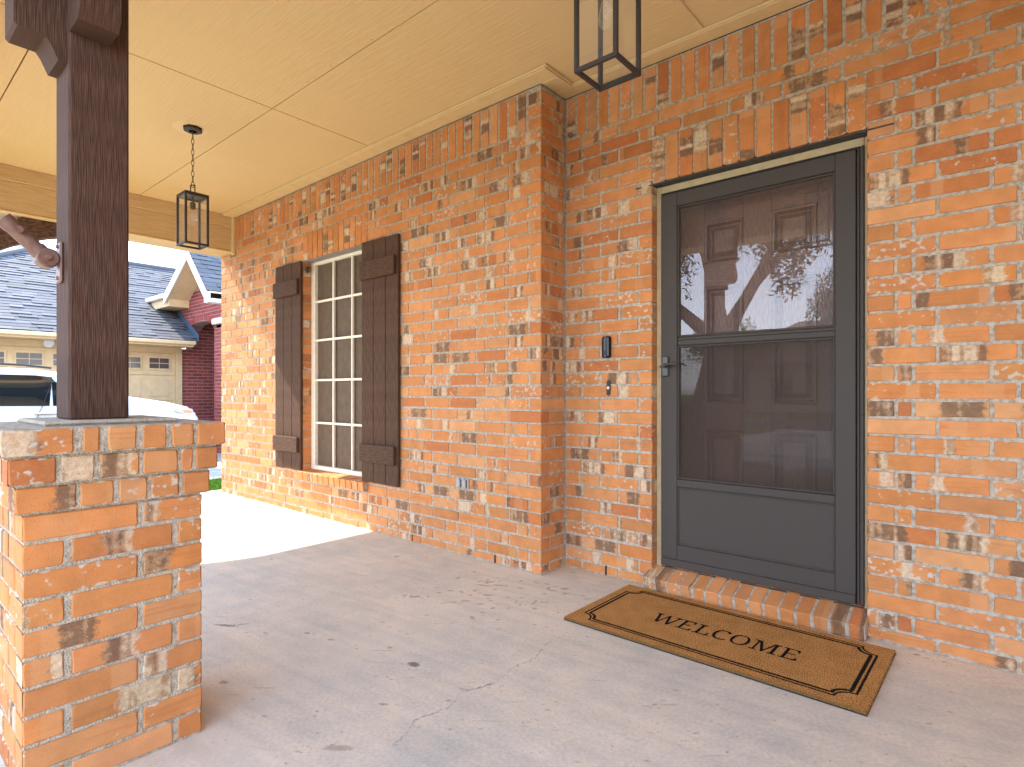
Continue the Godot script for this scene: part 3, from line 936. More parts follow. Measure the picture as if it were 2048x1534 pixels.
func build_pier_and_post() -> void:
	var at := Vector3(-2.156, 0, -0.531)
	var p := thing("brick_pier", "square orange brick pier with a corbelled cap under the timber post", "pier", at)
	var half := 0.220
	var list_px := []; var list_nx := []; var list_pz := []; var list_nz := []
	for k in 13:
		var y0 := k * COURSE + (0.008 if k == 0 else JT / 2)
		var y1 := (k + 1) * COURSE - JT / 2
		var yc := (y0 + y1) / 2
		var hh := y1 - y0
		var grow := 0.0
		if k >= 10:
			grow = (k - 9) * 0.017
		var r := half + grow
		if k >= 10:
			# header courses
			var cuts: Array = [[0.0, 0.19], [0.213, 0.36], [0.386, 0.57], [0.592, 0.77], [0.792, 0.855], [0.875, 1.0]]
			if k == 10: cuts = [[0.0, 0.27], [0.292, 0.455], [0.48, 0.63], [0.655, 0.81], [0.835, 1.0]]
			if k == 12: cuts = [[0.0, 0.275], [0.313, 0.382], [0.42, 0.545], [0.573, 0.69], [0.715, 0.825], [0.848, 1.0]]
			for c in cuts:
				var a: float = -r + c[0] * 2 * r
				var b: float = -r + c[1] * 2 * r
				var m := (a + b) / 2
				var edge: bool = c[0] == 0.0 or c[1] == 1.0
				list_px.append([at + Vector3(r, yc, -m), b - a, hh, 0.09, false])
				list_nx.append([at + Vector3(-r, yc, m), b - a, hh, 0.09, false])
				if not edge:
					list_pz.append([at + Vector3(m, yc, r), b - a, hh, 0.09, false])
					list_nz.append([at + Vector3(-m, yc, -r), b - a, hh, 0.09, false])
				elif c[0] == 0.0 and b - a > 0.11:
					var w2 := b - a - 0.1
					list_pz.append([at + Vector3(-r + 0.1 + w2 / 2, yc, r), w2, hh, 0.08, false])
				elif c[1] == 1.0:
					list_pz.append([at + Vector3(r - 0.1 - 0.01, yc, r), 0.02, hh, 0.08, false])
			continue
		var long: Array
		var short: Array
		if k % 2 == 0:
			long = [[-r, -r + 0.087], [-r + 0.103, r - 0.103], [r - 0.087, r]]
			short = [[-r + 0.1, r - 0.1]]
			for c in [[-r, -r + 0.087], [-r + 0.105, r - 0.085], [r - 0.068, r]]:
				list_px.append([at + Vector3(r, yc, -(c[0] + c[1]) / 2), c[1] - c[0], hh, 0.09, false])
				list_nx.append([at + Vector3(-r, yc, (c[0] + c[1]) / 2), c[1] - c[0], hh, 0.09, false])
		else:
			for c in [[-r, -r + 0.262], [-r + 0.277, r]]:
				list_px.append([at + Vector3(r, yc, -(c[0] + c[1]) / 2), c[1] - c[0], hh, 0.09, false])
				list_nx.append([at + Vector3(-r, yc, (c[0] + c[1]) / 2), c[1] - c[0], hh, 0.09, false])
		var sc := [[-r + 0.1, 0.02], [0.034, r - 0.1]] if k % 2 == 0 else [[-r + 0.1, -0.05], [-0.036, r - 0.1]]
		for c in sc:
			list_pz.append([at + Vector3((c[0] + c[1]) / 2, yc, r), c[1] - c[0], hh, 0.09, false])
			list_nz.append([at + Vector3(-(c[0] + c[1]) / 2, yc, -r), c[1] - c[0], hh, 0.09, false])
	var all := []
	lay(list_px, Vector3.FORWARD, Vector3.RIGHT, p, all)
	lay(list_nx, Vector3.BACK, Vector3.LEFT, p, all)
	lay(list_pz, Vector3.RIGHT, Vector3.BACK, p, all)
	lay(list_nz, Vector3.LEFT, Vector3.FORWARD, p, all)
	for b in all:      # every brick of the pier is a part
		b[0] = maxf(b[0], 1e-6)
	finish_bricks(all, p, 400)
	var h := half - 0.0038
	box(at + Vector3(-h, 0, -h), at + Vector3(h, 10 * COURSE, h), 0.0, "mortar_bed", M.mortar, p)
	for k in 3:
		var g := half + (k + 1) * 0.017 - 0.0038
		box(at + Vector3(-g, (10 + k) * COURSE + 0.002, -g), at + Vector3(g, (11 + k) * COURSE - (0.0 if k < 2 else 0.004), g), 0.0, "mortar_bed", M.mortar, p)
	var mb := MB.new()
	mb.cbox(Vector3(-0.17, 0.0, -0.17), Vector3(0.17, 0.014, 0.17), 0.012)
	put(mb, "mortar_cap", M.mortar, p, Transform3D(Basis(), Vector3(0, 13 * COURSE - 0.004, 0)))
	# timber post
	var q := Vector3(-2.125, 1.0, -0.5085)
	var post := thing("timber_post", "rough brown timber post with corbels standing on the brick pier", "post", q)
	box(Vector3(-2.2, 1.0, -0.584), Vector3(-2.05, 2.9, -0.433), 0.006, "shaft", M.post, post)
	# corbel towards the yard (drawn in (out, y)), and corbel along the beam
	var c1 := PackedVector2Array([Vector2(0, 2.035), Vector2(0.022, 2.035), Vector2(0.040, 2.075), Vector2(0.052, 2.092), Vector2(0.112, 2.092), Vector2(0.120, 2.10), Vector2(0.120, 2.55), Vector2(0, 2.55)])
	corbel(post, c1, -0.060, 0.066, Transform3D(Basis(Vector3(0, 0, 1), Vector3.UP, Vector3(-1, 0, 0)), Vector3(-2.125, 0, -0.4335) - q))
	var c2 := PackedVector2Array([Vector2(0, 2.122), Vector2(0.090, 2.122), Vector2(0.114, 2.150), Vector2(0.120, 2.19), Vector2(0.116, 2.23), Vector2(0.10, 2.30), Vector2(0.12, 2.36), Vector2(0.12, 2.55), Vector2(0, 2.55)])
	corbel(post, c2, -0.024, 0.074, Transform3D(Basis(Vector3(1, 0, 0), Vector3.UP, Vector3(0, 0, 1)), Vector3(-2.0505, 0, -0.508) - q))
	# flag-pole socket on the post
	var fl := thing("flagpole_holder", "rusty rose painted flagpole holder bolted to the timber post", "bracket", Vector3(-2.13, 1.45, -0.43))
	var o := fl.position
	box(Vector3(-2.155, 1.405, -0.4328), Vector3(-2.105, 1.525, -0.4235), 0.004, "mounting_plate", M.rose_metal, fl)
	for yy in [1.418, 1.512]:
		mb = MB.new()
		mb.tube([Vector3(-2.13, yy, -0.4235) - o, Vector3(-2.13, yy, -0.4185) - o], [0.007, 0.005], 8)
		put(mb, "bolt", M.rose_metal, fl)
	mb = MB.new()
	mb.tube([Vector3(-2.155, 1.472, -0.397) - o, Vector3(-2.152, 1.472, -0.397) - o, Vector3(-2.108, 1.472, -0.397) - o, Vector3(-2.105, 1.472, -0.397) - o], [0.024, 0.028, 0.028, 0.024], 20)
	put(mb, "hinge", M.rose_metal, fl)
	mb = MB.new()
	mb.tube([Vector3(-2.105, 1.472, -0.397) - o, Vector3(-2.094, 1.472, -0.397) - o], [0.010, 0.008], 6)
	put(mb, "hinge_bolt", M.rose_metal, fl)
	mb = MB.new()
	var a0 := Vector3(-2.13, 1.478, -0.392) - o
	var a1 := Vector3(-2.13, 1.568, -0.300) - o
	var dirv := (a1 - a0).normalized()
	mb.tube([a0, a0 + dirv * 0.028, a0 + dirv * 0.030, a1 - dirv * 0.03, a1 - dirv * 0.028, a1], [0.024, 0.024, 0.0205, 0.0205, 0.0225, 0.0225], 16)
	put(mb, "socket_tube", M.rose_metal, fl)
	mb = MB.new()
	mb.tube([a0 + dirv * 0.085 + Vector3(0.018, 0, 0), a0 + dirv * 0.085 + Vector3(0.032, 0, 0)], [0.006, 0.010], 8)
	put(mb, "set_screw", M.rose_metal, fl)

func build_window() -> void:
	var z := W1 - 0.082
	var w := thing("window", "tall white grid window with brown sun screen between the shutters", "window", Vector3(-4.276, 0.38, z))
	var x0 := -4.755; var x1 := -3.797
	var mx := [-4.694, -4.412, -4.132, -3.856]
	var my := [2.220, 1.890, 1.545, 1.190, 0.810, 0.430]
	# frame
	box(Vector3(x0, 0.385, z - 0.05), Vector3(mx[0], 2.248, z + 0.006), 0.004, "frame_stile", M.cream, w)
	box(Vector3(mx[3], 0.385, z - 0.05), Vector3(x1, 2.248, z + 0.006), 0.004, "frame_stile", M.cream, w)
	box(Vector3(mx[0], 2.220, z - 0.05), Vector3(mx[3], 2.248, z + 0.004), 0.004, "frame_rail", M.cream, w)
	box(Vector3(mx[0], 0.385, z - 0.05), Vector3(mx[3], 0.430, z + 0.004), 0.004, "frame_rail", M.cream, w)
	for k in [1, 2]:
		box(Vector3(mx[k] - 0.009, 0.431, z - 0.022), Vector3(mx[k] + 0.009, 2.219, z + 0.001), 0.003, "muntin", M.cream, w)
	for k in [1, 2, 3, 4]:
		box(Vector3(mx[0], my[k] - 0.010, z - 0.022), Vector3(mx[3], my[k] + 0.010, z - 0.0014), 0.003, "muntin", M.cream, w)
	for i in 3:
		for j in 5:
			box(Vector3(mx[i], my[j + 1], z - 0.030 - 0.0004 * ((i + j) % 3)), Vector3(mx[i + 1], my[j], z - 0.026 - 0.0004 * ((i + j) % 3)), 0.0, "pane", M.screen, w)
	box(Vector3(x0, 0.30, z - 0.12), Vector3(x1, 2.25, z - 0.06), 0.0, "sash_back", M.black, w)
	# shutters
	for s in [[-5.205, "brown board-and-batten shutter partly in sunlight at the sunny end of the wall"], [-3.832, "brown board-and-batten shutter fully shaded, nearer the entry corner"]]:
		var o := thing("shutter", s[1], "shutter", Vector3(s[0] + 0.225, 0.385, W1 + 0.01), "window shutters")
		for k in 3:
			var g := 0.0 if k == 0 else 0.0025
			var dy := rng.randf_range(-0.003, 0.003)
			box(Vector3(s[0] + k * 0.151 + g, 0.386 + dy, W1 + 0.008), Vector3(s[0] + (k + 1) * 0.151 - 0.0025, 2.252 + dy, W1 + 0.030 + rng.randf_range(-0.0015, 0.0015)), 0.003, "plank", M.shutter, o)
		for yy in [[0.545, 0.682], [1.954, 2.094]]:
			box(Vector3(s[0] + 0.006, yy[0], W1 + 0.0325), Vector3(s[0] + 0.432, yy[1], W1 + 0.058), 0.003, "batten", M.batten, o)
			for q in [[0.03, 0.03], [0.40, 0.03], [0.03, 0.11], [0.40, 0.11], [0.2, 0.07]]:
				var mb := MB.new()
				mb.tube([Vector3(s[0] + q[0], yy[0] + q[1], W1 + 0.056) - o.position, Vector3(s[0] + q[0], yy[0] + q[1], W1 + 0.0588) - o.position], [0.004, 0.0035], 6)
				put(mb, "nail", M.bronze_dark, o)

func build_door() -> void:
	var zf := -2.985          # face of the storm door
	# casing in the brick opening
	var fr := thing("door_casing", "tan painted casing around the storm door", "door frame", Vector3(-0.974, 0.1, -3.05))
	box(Vector3(-1.489, 0.100, -3.20), Vector3(-1.4585, 2.2305, zf - 0.012), 0.003, "side_casing", M.jamb, fr)
	box(Vector3(-0.4765, 0.100, -3.20), Vector3(-0.459, 2.2305, zf - 0.012), 0.003, "side_casing", M.jamb, fr)
	box(Vector3(-1.4583, 2.1905, -3.20), Vector3(-0.4767, 2.2305, zf - 0.012), 0.003, "head_casing", M.jamb, fr)
	# storm door
	var d := thing("storm_door", "dark bronze storm door with glass above a screen and a solid kick panel", "door", Vector3(-0.98, 0.12, zf))
	var x0 := -1.456; var x1 := -0.509; var y0 := 0.122; var y1 := 2.178
	var gx0 := -1.362; var gx1 := -0.592
	var zb := zf - 0.030
	box(Vector3(x0, y0 + 0.042, zb), Vector3(gx0, y1, zf), 0.003, "stile", M.bronze, d)
	box(Vector3(gx1, y0 + 0.042, zb), Vector3(x1, y1, zf), 0.003, "stile", M.bronze, d)
	box(Vector3(gx0, 2.102, zb), Vector3(gx1, y1, zf), 0.003, "rail", M.bronze, d)
	box(Vector3(gx0, 1.338, zb), Vector3(gx1, 1.366, zf - 0.006), 0.003, "rail", M.bronze, d)
	box(Vector3(gx0, 1.3665, zb), Vector3(gx1, 1.382, zf - 0.010), 0.003, "glazing_bead", M.bronze, d)
	box(Vector3(gx0, 0.565, zb), Vector3(gx1, 0.605, zf), 0.003, "rail", M.bronze, d)
	box(Vector3(gx0, y0 + 0.042, zb), Vector3(gx1, 0.245, zf), 0.003, "rail", M.bronze, d)
	box(Vector3(gx0, 0.245, zb), Vector3(gx1, 0.565, zf - 0.009), 0.0, "kick_panel", M.bronze, d)
	# bead round the kick panel and the glass
	for r in [[0.247, 0.563], [1.384, 2.100], [0.607, 1.336]]:
		var bt := 0.010
		box(Vector3(gx0 + 0.0005, r[0], zf - 0.014), Vector3(gx0 + bt, r[1], zf - 0.004), 0.003, "bead", M.bronze, d)
		box(Vector3(gx1 - bt, r[0], zf - 0.014), Vector3(gx1 - 0.0005, r[1], zf - 0.004), 0.003, "bead", M.bronze, d)
		box(Vector3(gx0 + bt, r[0], zf - 0.014), Vector3(gx1 - bt, r[0] + bt, zf - 0.004), 0.003, "bead", M.bronze, d)
		box(Vector3(gx0 + bt, r[1] - bt, zf - 0.014), Vector3(gx1 - bt, r[1], zf - 0.004), 0.003, "bead", M.bronze, d)
	box(Vector3(x0 + 0.001, y0, zb + 0.002), Vector3(x1 - 0.001, y0 + 0.0415, zf + 0.003), 0.003, "bottom_sweep", M.bronze, d)
	box(Vector3(gx0 + 0.002, 1.383, zf - 0.021), Vector3(gx1 - 0.002, 2.101, zf - 0.018), 0.0, "glass_pane", M.glass, d)
	box(Vector3(gx0 + 0.002, 0.606, zf - 0.021), Vector3(gx1 - 0.002, 1.337, zf - 0.018), 0.0, "glass_pane", M.glass, d)
	var mb := MB.new()
	mb.quad(Vector3(gx0 + 0.002, 0.606, 0), Vector3(gx1 - 0.002, 0.606, 0), Vector3(gx1 - 0.002, 1.337, 0), Vector3(gx0 + 0.002, 1.337, 0))
	put(mb, "insect_screen", M.mesh, d, Transform3D(Basis(), Vector3(0, 0, zf - 0.0155) - d.position))
	# hinge side
	box(Vector3(-0.5055, y0, zb - 0.01), Vector3(-0.495, y1 + 0.01, zf - 0.006), 0.003, "hinge_rail", M.bronze, d)
	box(Vector3(-0.4925, y0, zb - 0.02), Vector3(-0.4768, y1 + 0.012, zf - 0.003), 0.003, "hinge_rail", M.bronze, d)
	box(Vector3(-0.509, y0, zb - 0.02), Vector3(-0.4768, y1 + 0.012, zb - 0.010), 0.0, "hinge_rail", M.bronze_dark, d)
	for yy in [1.95, 1.33, 0.98, 0.5]:
		box(Vector3(-0.492, yy, zf - 0.003), Vector3(-0.478, yy + 0.004, zf - 0.0018), 0.0, "hinge_seam", M.bronze_dark, d)
	box(Vector3(-1.4584, y1 + 0.0005, zb - 0.02), Vector3(-0.4768, 2.190, zf - 0.006), 0.002, "head_rail", M.bronze_dark, d)
	# lever handle
	var h := piece("handle", d, Vector3(-1.427, 1.225, zf) - d.position)
	mb = MB.new()
	mb.cbox(Vector3(-0.019, -0.056, 0.0005), Vector3(0.019, 0.056, 0.011), 0.004)
	put(mb, "escutcheon", M.handle, h)
	mb = MB.new()
	mb.tube([Vector3(0, 0.004, 0.009), Vector3(0, 0.004, 0.045)], [0.012, 0.010], 12)
	put(mb, "spindle", M.handle, h)
	mb = MB.new()
	mb.tube([Vector3(-0.014, -0.004, 0.046), Vector3(0.012, 0.0, 0.048), Vector3(0.042, 0.011, 0.047), Vector3(0.066, 0.013, 0.044), Vector3(0.082, 0.002, 0.040)], [0.005, 0.008, 0.0075, 0.0065, 0.005], 10)
	put(mb, "lever", M.handle, h)
	# wooden entry door behind it
	var zd := -3.135
	var e := thing("wooden_door", "stained oak panel door behind the storm door glass", "door", Vector3(-0.98, 0.11, zd))
	var a0 := -1.444; var a1 := -0.516
	var colx := [[-1.268, -1.055], [-0.912, -0.698]]
	var rowy := [[1.795, 2.020], [1.02, 1.665], [0.30, 0.88]]
	box(Vector3(a0, 0.11, zd - 0.045), Vector3(-1.268, 2.17, zd), 0.002, "stile", M.oak, e)
	box(Vector3(-0.698, 0.11, zd - 0.045), Vector3(a1, 2.17, zd), 0.002, "stile", M.oak, e)
	box(Vector3(-1.055, 0.11, zd - 0.045), Vector3(-0.912, 2.17, zd - 0.0005), 0.002, "mullion", M.oak, e)
	for cx in colx:
		for yy in [[2.02, 2.17], [1.665, 1.795], [0.88, 1.02], [0.11, 0.30]]:
			box(Vector3(cx[0], yy[0], zd - 0.045), Vector3(cx[1], yy[1], zd - 0.0003), 0.001, "rail", M.oak_rail, e)
		for ry in rowy:
			mb = MB.new()
			var cc := Vector3((cx[0] + cx[1]) / 2, (ry[0] + ry[1]) / 2, zd)
			var hx: float = (cx[1] - cx[0]) / 2
			var hy: float = (ry[1] - ry[0]) / 2
			var ring := func(ins: float, dz: float) -> Array: return [Vector3(-hx + ins, -hy + ins, dz), Vector3(hx - ins, -hy + ins, dz), Vector3(hx - ins, hy - ins, dz), Vector3(-hx + ins, hy - ins, dz)]
			var rings := [ring.call(0.0, 0.0), ring.call(0.006, 0.008), ring.call(0.014, 0.005), ring.call(0.024, -0.022), ring.call(0.032, -0.022), ring.call(0.055, -0.003), ring.call(0.058, -0.003)]
			for q in rings.size() - 1:
				for k in 4:
					mb.quad(rings[q][k], rings[q][(k + 1) % 4], rings[q + 1][(k + 1) % 4], rings[q + 1][k])
			mb.quad(rings[-1][0], rings[-1][1], rings[-1][2], rings[-1][3])
			put(mb, "panel", M.oak, e, Transform3D(Basis(), cc - e.position))
	box(Vector3(-1.60, 0.0, zd - 0.25), Vector3(-0.35, 2.3, zd - 0.05), 0.0, "backing", M.black, e)
	box(Vector3(-1.458, 0.100, -3.19), Vector3(a0 - 0.002, 2.19, zd - 0.01), 0.0, "jamb", M.jamb, e)
	box(Vector3(a1 + 0.002, 0.100, -3.19), Vector3(-0.477, 2.19, zd - 0.01), 0.0, "jamb", M.jamb, e)
	box(Vector3(a0, 2.173, -3.19), Vector3(a1, 2.19, zd - 0.01), 0.0, "jamb", M.jamb, e)
	box(Vector3(-1.458, 0.096, -3.19), Vector3(-0.477, 0.112, -2.99), 0.002, "threshold", M.bronze, e)

func lantern(at: Vector3, label: String) -> void:
	# at: point on the ceiling above it
	var o := thing("pendant_lantern", label, "lantern", at, "matching porch lanterns")
	var yb := 2.10 - at.y
	var yt := 2.452 - at.y
	var r := 0.078
	var t := 0.0135
	var mb := MB.new()
	mb.lathe([Vector2(0.0, -0.024), Vector2(0.052, -0.024), Vector2(0.060, -0.020), Vector2(0.062, -0.016), Vector2(0.062, -0.0005), Vector2(0.0, -0.0005)], Vector3.ZERO, 8)
	put(mb, "canopy", M.lamp, o)
	mb = MB.new()
	mb.lathe([Vector2(0.0, -0.040), Vector2(0.008, -0.036), Vector2(0.010, -0.028), Vector2(0.006, -0.023)], Vector3.ZERO, 12)
	put(mb, "loop", M.lamp, o)
	# chain
	var y := -0.034
	var k := 0
	while y > yt + 0.075:
		mb = MB.new()
		var pts := []; var rad := []
		var s := Vector3(1, 0, 0) if k % 2 == 0 else Vector3(0, 0, 1)
		for j in 13:
			var a := TAU * j / 12.0
			pts.append(s * cos(a) * 0.0085 + Vector3(0, y - 0.022 + sin(a) * 0.0225, 0))
			rad.append(0.0021)
		mb.tube(pts, rad, 6, false)
		put(mb, "chain_link", M.lamp_chain, o)
		y -= 0.0375
		k += 1
	# bail
	mb = MB.new()
	var bl := 0.016
	for sg in [-1, 1]:
		mb.cbox(Vector3(sg * bl - 0.003, yt + 0.018, -0.003), Vector3(sg * bl + 0.003, yt + 0.072, 0.003), 0.001)
	mb.cbox(Vector3(-bl - 0.003, yt + 0.0722, -0.003), Vector3(bl + 0.003, yt + 0.078, 0.003), 0.001)
	put(mb, "bail", M.lamp, o, Transform3D(Basis.from_euler(Vector3(0, 0.6, 0)), Vector3.ZERO))
	mb = MB.new()
	mb.cbox(Vector3(-0.035, yt + 0.006, -0.035), Vector3(0.035, yt + 0.020, 0.035), 0.003)
	put(mb, "cap", M.lamp, o)
	mb = MB.new()
	mb.cbox(Vector3(-r, yt - 0.006, -r), Vector3(r, yt + 0.006, r), 0.002)
	put(mb, "top_plate", M.lamp, o)
	for sx in [-1, 1]:
		for sz in [-1, 1]:
			mb = MB.new()
			mb.cbox(Vector3(sx * (r - t) - (t if sx < 0 else 0.0), yb, sz * (r - t) - (t if sz < 0 else 0.0)), Vector3(sx * (r - t) + (t if sx > 0 else 0.0), yt - 0.0062, sz * (r - t) + (t if sz > 0 else 0.0)), 0.001)
			put(mb, "corner_bar", M.lamp, o)
	for sg in [-1, 1]:
		for yy in [yb + 0.0003, yt - 0.0168]:
			mb = MB.new()
			mb.cbox(Vector3(-r + t, yy, sg * (r - t / 2) - t / 2 + 0.0003), Vector3(r - t, yy + t, sg * (r - t / 2) + t / 2 - 0.0003), 0.001)
			put(mb, "rail", M.lamp, o)
			mb = MB.new()
			mb.cbox(Vector3(sg * (r - t / 2) - t / 2 + 0.0003, yy, -r + t), Vector3(sg * (r - t / 2) + t / 2 - 0.0003, yy + t, r - t), 0.001)
			put(mb, "rail", M.lamp, o)
		mb = MB.new()
		mb.cbox(Vector3(-r + t, yb + t, sg * (r - t / 2) - 0.001), Vector3(r - t, yt - 0.017, sg * (r - t / 2) + 0.001))
		put(mb, "glass_pane", M.lamp_glass, o)
		mb = MB.new()
		mb.cbox(Vector3(sg * (r - t / 2) - 0.001, yb + t, -r + t), Vector3(sg * (r - t / 2) + 0.001, yt - 0.017, r - t))
		put(mb, "glass_pane", M.lamp_glass, o)
	mb = MB.new()
	mb.lathe([Vector2(0.0, yt - 0.092), Vector2(0.017, yt - 0.092), Vector2(0.018, yt - 0.088), Vector2(0.018, yt - 0.050), Vector2(0.012, yt - 0.044), Vector2(0.006, yt - 0.042), Vector2(0.006, yt - 0.006)], Vector3.ZERO, 16)
	put(mb, "bulb_socket", M.lamp, o)
	var bu := piece("bulb", o, Vector3(0, yt - 0.09, 0))
	mb = MB.new()
	mb.lathe([Vector2(0.0005, -0.118), Vector2(0.010, -0.1165), Vector2(0.020, -0.110), Vector2(0.027, -0.098), Vector2(0.0295, -0.086), Vector2(0.027, -0.066), Vector2(0.021, -0.040), Vector2(0.015, -0.018), Vector2(0.013, 0.0)], Vector3.ZERO, 24)
	put(mb, "glass_envelope", M.lamp_glass, bu)
	mb = MB.new()
	var fp := []; var fr2 := []
	for j in 49:
		var a := TAU * j / 12.0
		fp.append(Vector3(cos(a) * (0.004 + 0.010 * sin(j / 48.0 * PI)), -0.030 - 0.052 * j / 48.0, sin(a) * (0.004 + 0.010 * sin(j / 48.0 * PI))))
		fr2.append(0.0007)
	mb.tube(fp, fr2, 4)
	put(mb, "filament", M.filament, bu)

func build_lanterns() -> void:
	lantern(Vector3(-4.305, 2.925, -1.610), "black glass lantern on a chain near the open end of the porch")
	lantern(Vector3(-0.967, 2.925, -1.605), "black glass lantern with visible bulb hanging in front of the storm door")

func build_small_things() -> void:
	# video doorbell
	var d := thing("video_doorbell", "glossy black rounded video doorbell on the brick beside the storm door", "doorbell", Vector3(-1.776, 1.347, W2 + 0.003))
	var prof := []
	var mb := MB.new()
	var w := 0.0275; var h := 0.064; var rr := 0.014
	var rows := []
	for st in [[1.0, 0.0], [1.0, 0.010], [0.94, 0.016], [0.78, 0.0215], [0.5, 0.0250], [0.2, 0.0262]]:
		var row := []
		for k in 32:
			var a := TAU * k / 32.0
			var c := Vector2(cos(a), sin(a))
			row.append(Vector3(signf(c.x) * (w - rr) * (1.0 if absf(c.x) > 0.01 else 0.0) + c.x * rr, signf(c.y) * (h - rr) * (1.0 if absf(c.y) > 0.01 else 0.0) + c.y * rr, 0) * Vector3(st[0], 1.0 - (1.0 - st[0]) * 0.06, 1) + Vector3(0, 0, st[1]))
		rows.append(row)
	mb.grid(rows, true)
	for k in 30:
		mb.tri(rows[-1][0], rows[-1][k + 1], rows[-1][k + 2])
	put(mb, "housing", M.gloss, d)
	mb = MB.new()
	mb.tube([Vector3(0, 0.040, 0.0240), Vector3(0, 0.040, 0.0270)], [0.010, 0.009], 20)
	put(mb, "camera_lens", M.gloss, d)
	mb = MB.new()
	mb.tube([Vector3(0, -0.034, 0.0230), Vector3(0, -0.034, 0.0266)], [0.013, 0.012], 24)
	put(mb, "button", M.black, d)
	# old bell push
	var b := thing("doorbell_button", "ornate black bell push with a white button below the video doorbell", "doorbell", Vector3(-1.766, 1.107, W2 + 0.002))
	mb = MB.new()
	var half := [Vector2(0.0, -0.047), Vector2(0.004, -0.043), Vector2(0.010, -0.038), Vector2(0.013, -0.031), Vector2(0.009, -0.024), Vector2(0.0125, -0.016), Vector2(0.013, 0.0), Vector2(0.0125, 0.016), Vector2(0.009, 0.024), Vector2(0.012, 0.030), Vector2(0.009, 0.038), Vector2(0.004, 0.043), Vector2(0.0, 0.048)]
	var poly := PackedVector2Array()
	for p in half: poly.append(p)
	for k in range(half.size() - 2, 0, -1): poly.append(Vector2(-half[k].x, half[k].y))
	mb.prism(poly, 0.0, 0.007)
	put(mb, "plate", M.black, b)
	mb = MB.new()
	mb.tube([Vector3(0, 0, 0.007), Vector3(0, 0, 0.010), Vector3(0, 0, 0.0115)], [0.0095, 0.009, 0.005], 16)
	put(mb, "button", M.ivory, b)
	# outlet cover
	var q := thing("outlet_cover", "weathered grey outdoor outlet cover low on the window wall", "outlet", Vector3(-2.735, 0.478, W1 + 0.001))
	mb = MB.new()
	mb.cbox(Vector3(-0.058, -0.036, 0), Vector3(0.058, 0.036, 0.008), 0.003)
	put(mb, "plate", M.grey_metal, q)
	for xx in [-0.026, 0.026]:
		mb = MB.new()
		mb.cbox(Vector3(xx - 0.022, -0.029, 0.0082), Vector3(xx + 0.014, 0.027, 0.020), 0.004)
		put(mb, "flip_lid", M.grey_metal, q)
		mb = MB.new()
		mb.cbox(Vector3(xx + 0.015, -0.027, 0.0081), Vector3(xx + 0.020, 0.026, 0.010))
		put(mb, "hinge_gap", M.black, q)
	for xx in [-0.02, 0.03]:
		mb = MB.new()
		mb.tube([Vector3(xx, 0.031, 0.008), Vector3(xx, 0.031, 0.0105)], [0.004, 0.003], 8)
		put(mb, "screw", M.black, q)
	build_mat()

func mat_print(p: Vector2) -> bool:   # p in metres from the middle of the mat; true where the border is printed black
	var hx := 0.620; var hz := 0.305
	for b in [[0.047, 0.0045, 0.060], [0.066, 0.0068, 0.052]]:
		var x: float = hx - b[0]; var z: float = hz - b[0]
		var a := Vector2(absf(p.x), absf(p.y))
		var cq := Vector2(x, z)
		var r: float = b[2]
		if a.distance_to(cq) < r + b[1]:
			if absf(a.distance_to(cq) - r) < b[1] and a.x < x + 0.004 and a.y < z + 0.004:
				return true
			continue
		if (absf(a.x - x) < b[1] and a.y < z - r + 0.004) or (absf(a.y - z) < b[1] and a.x < x - r + 0.004):
			return true
	return false

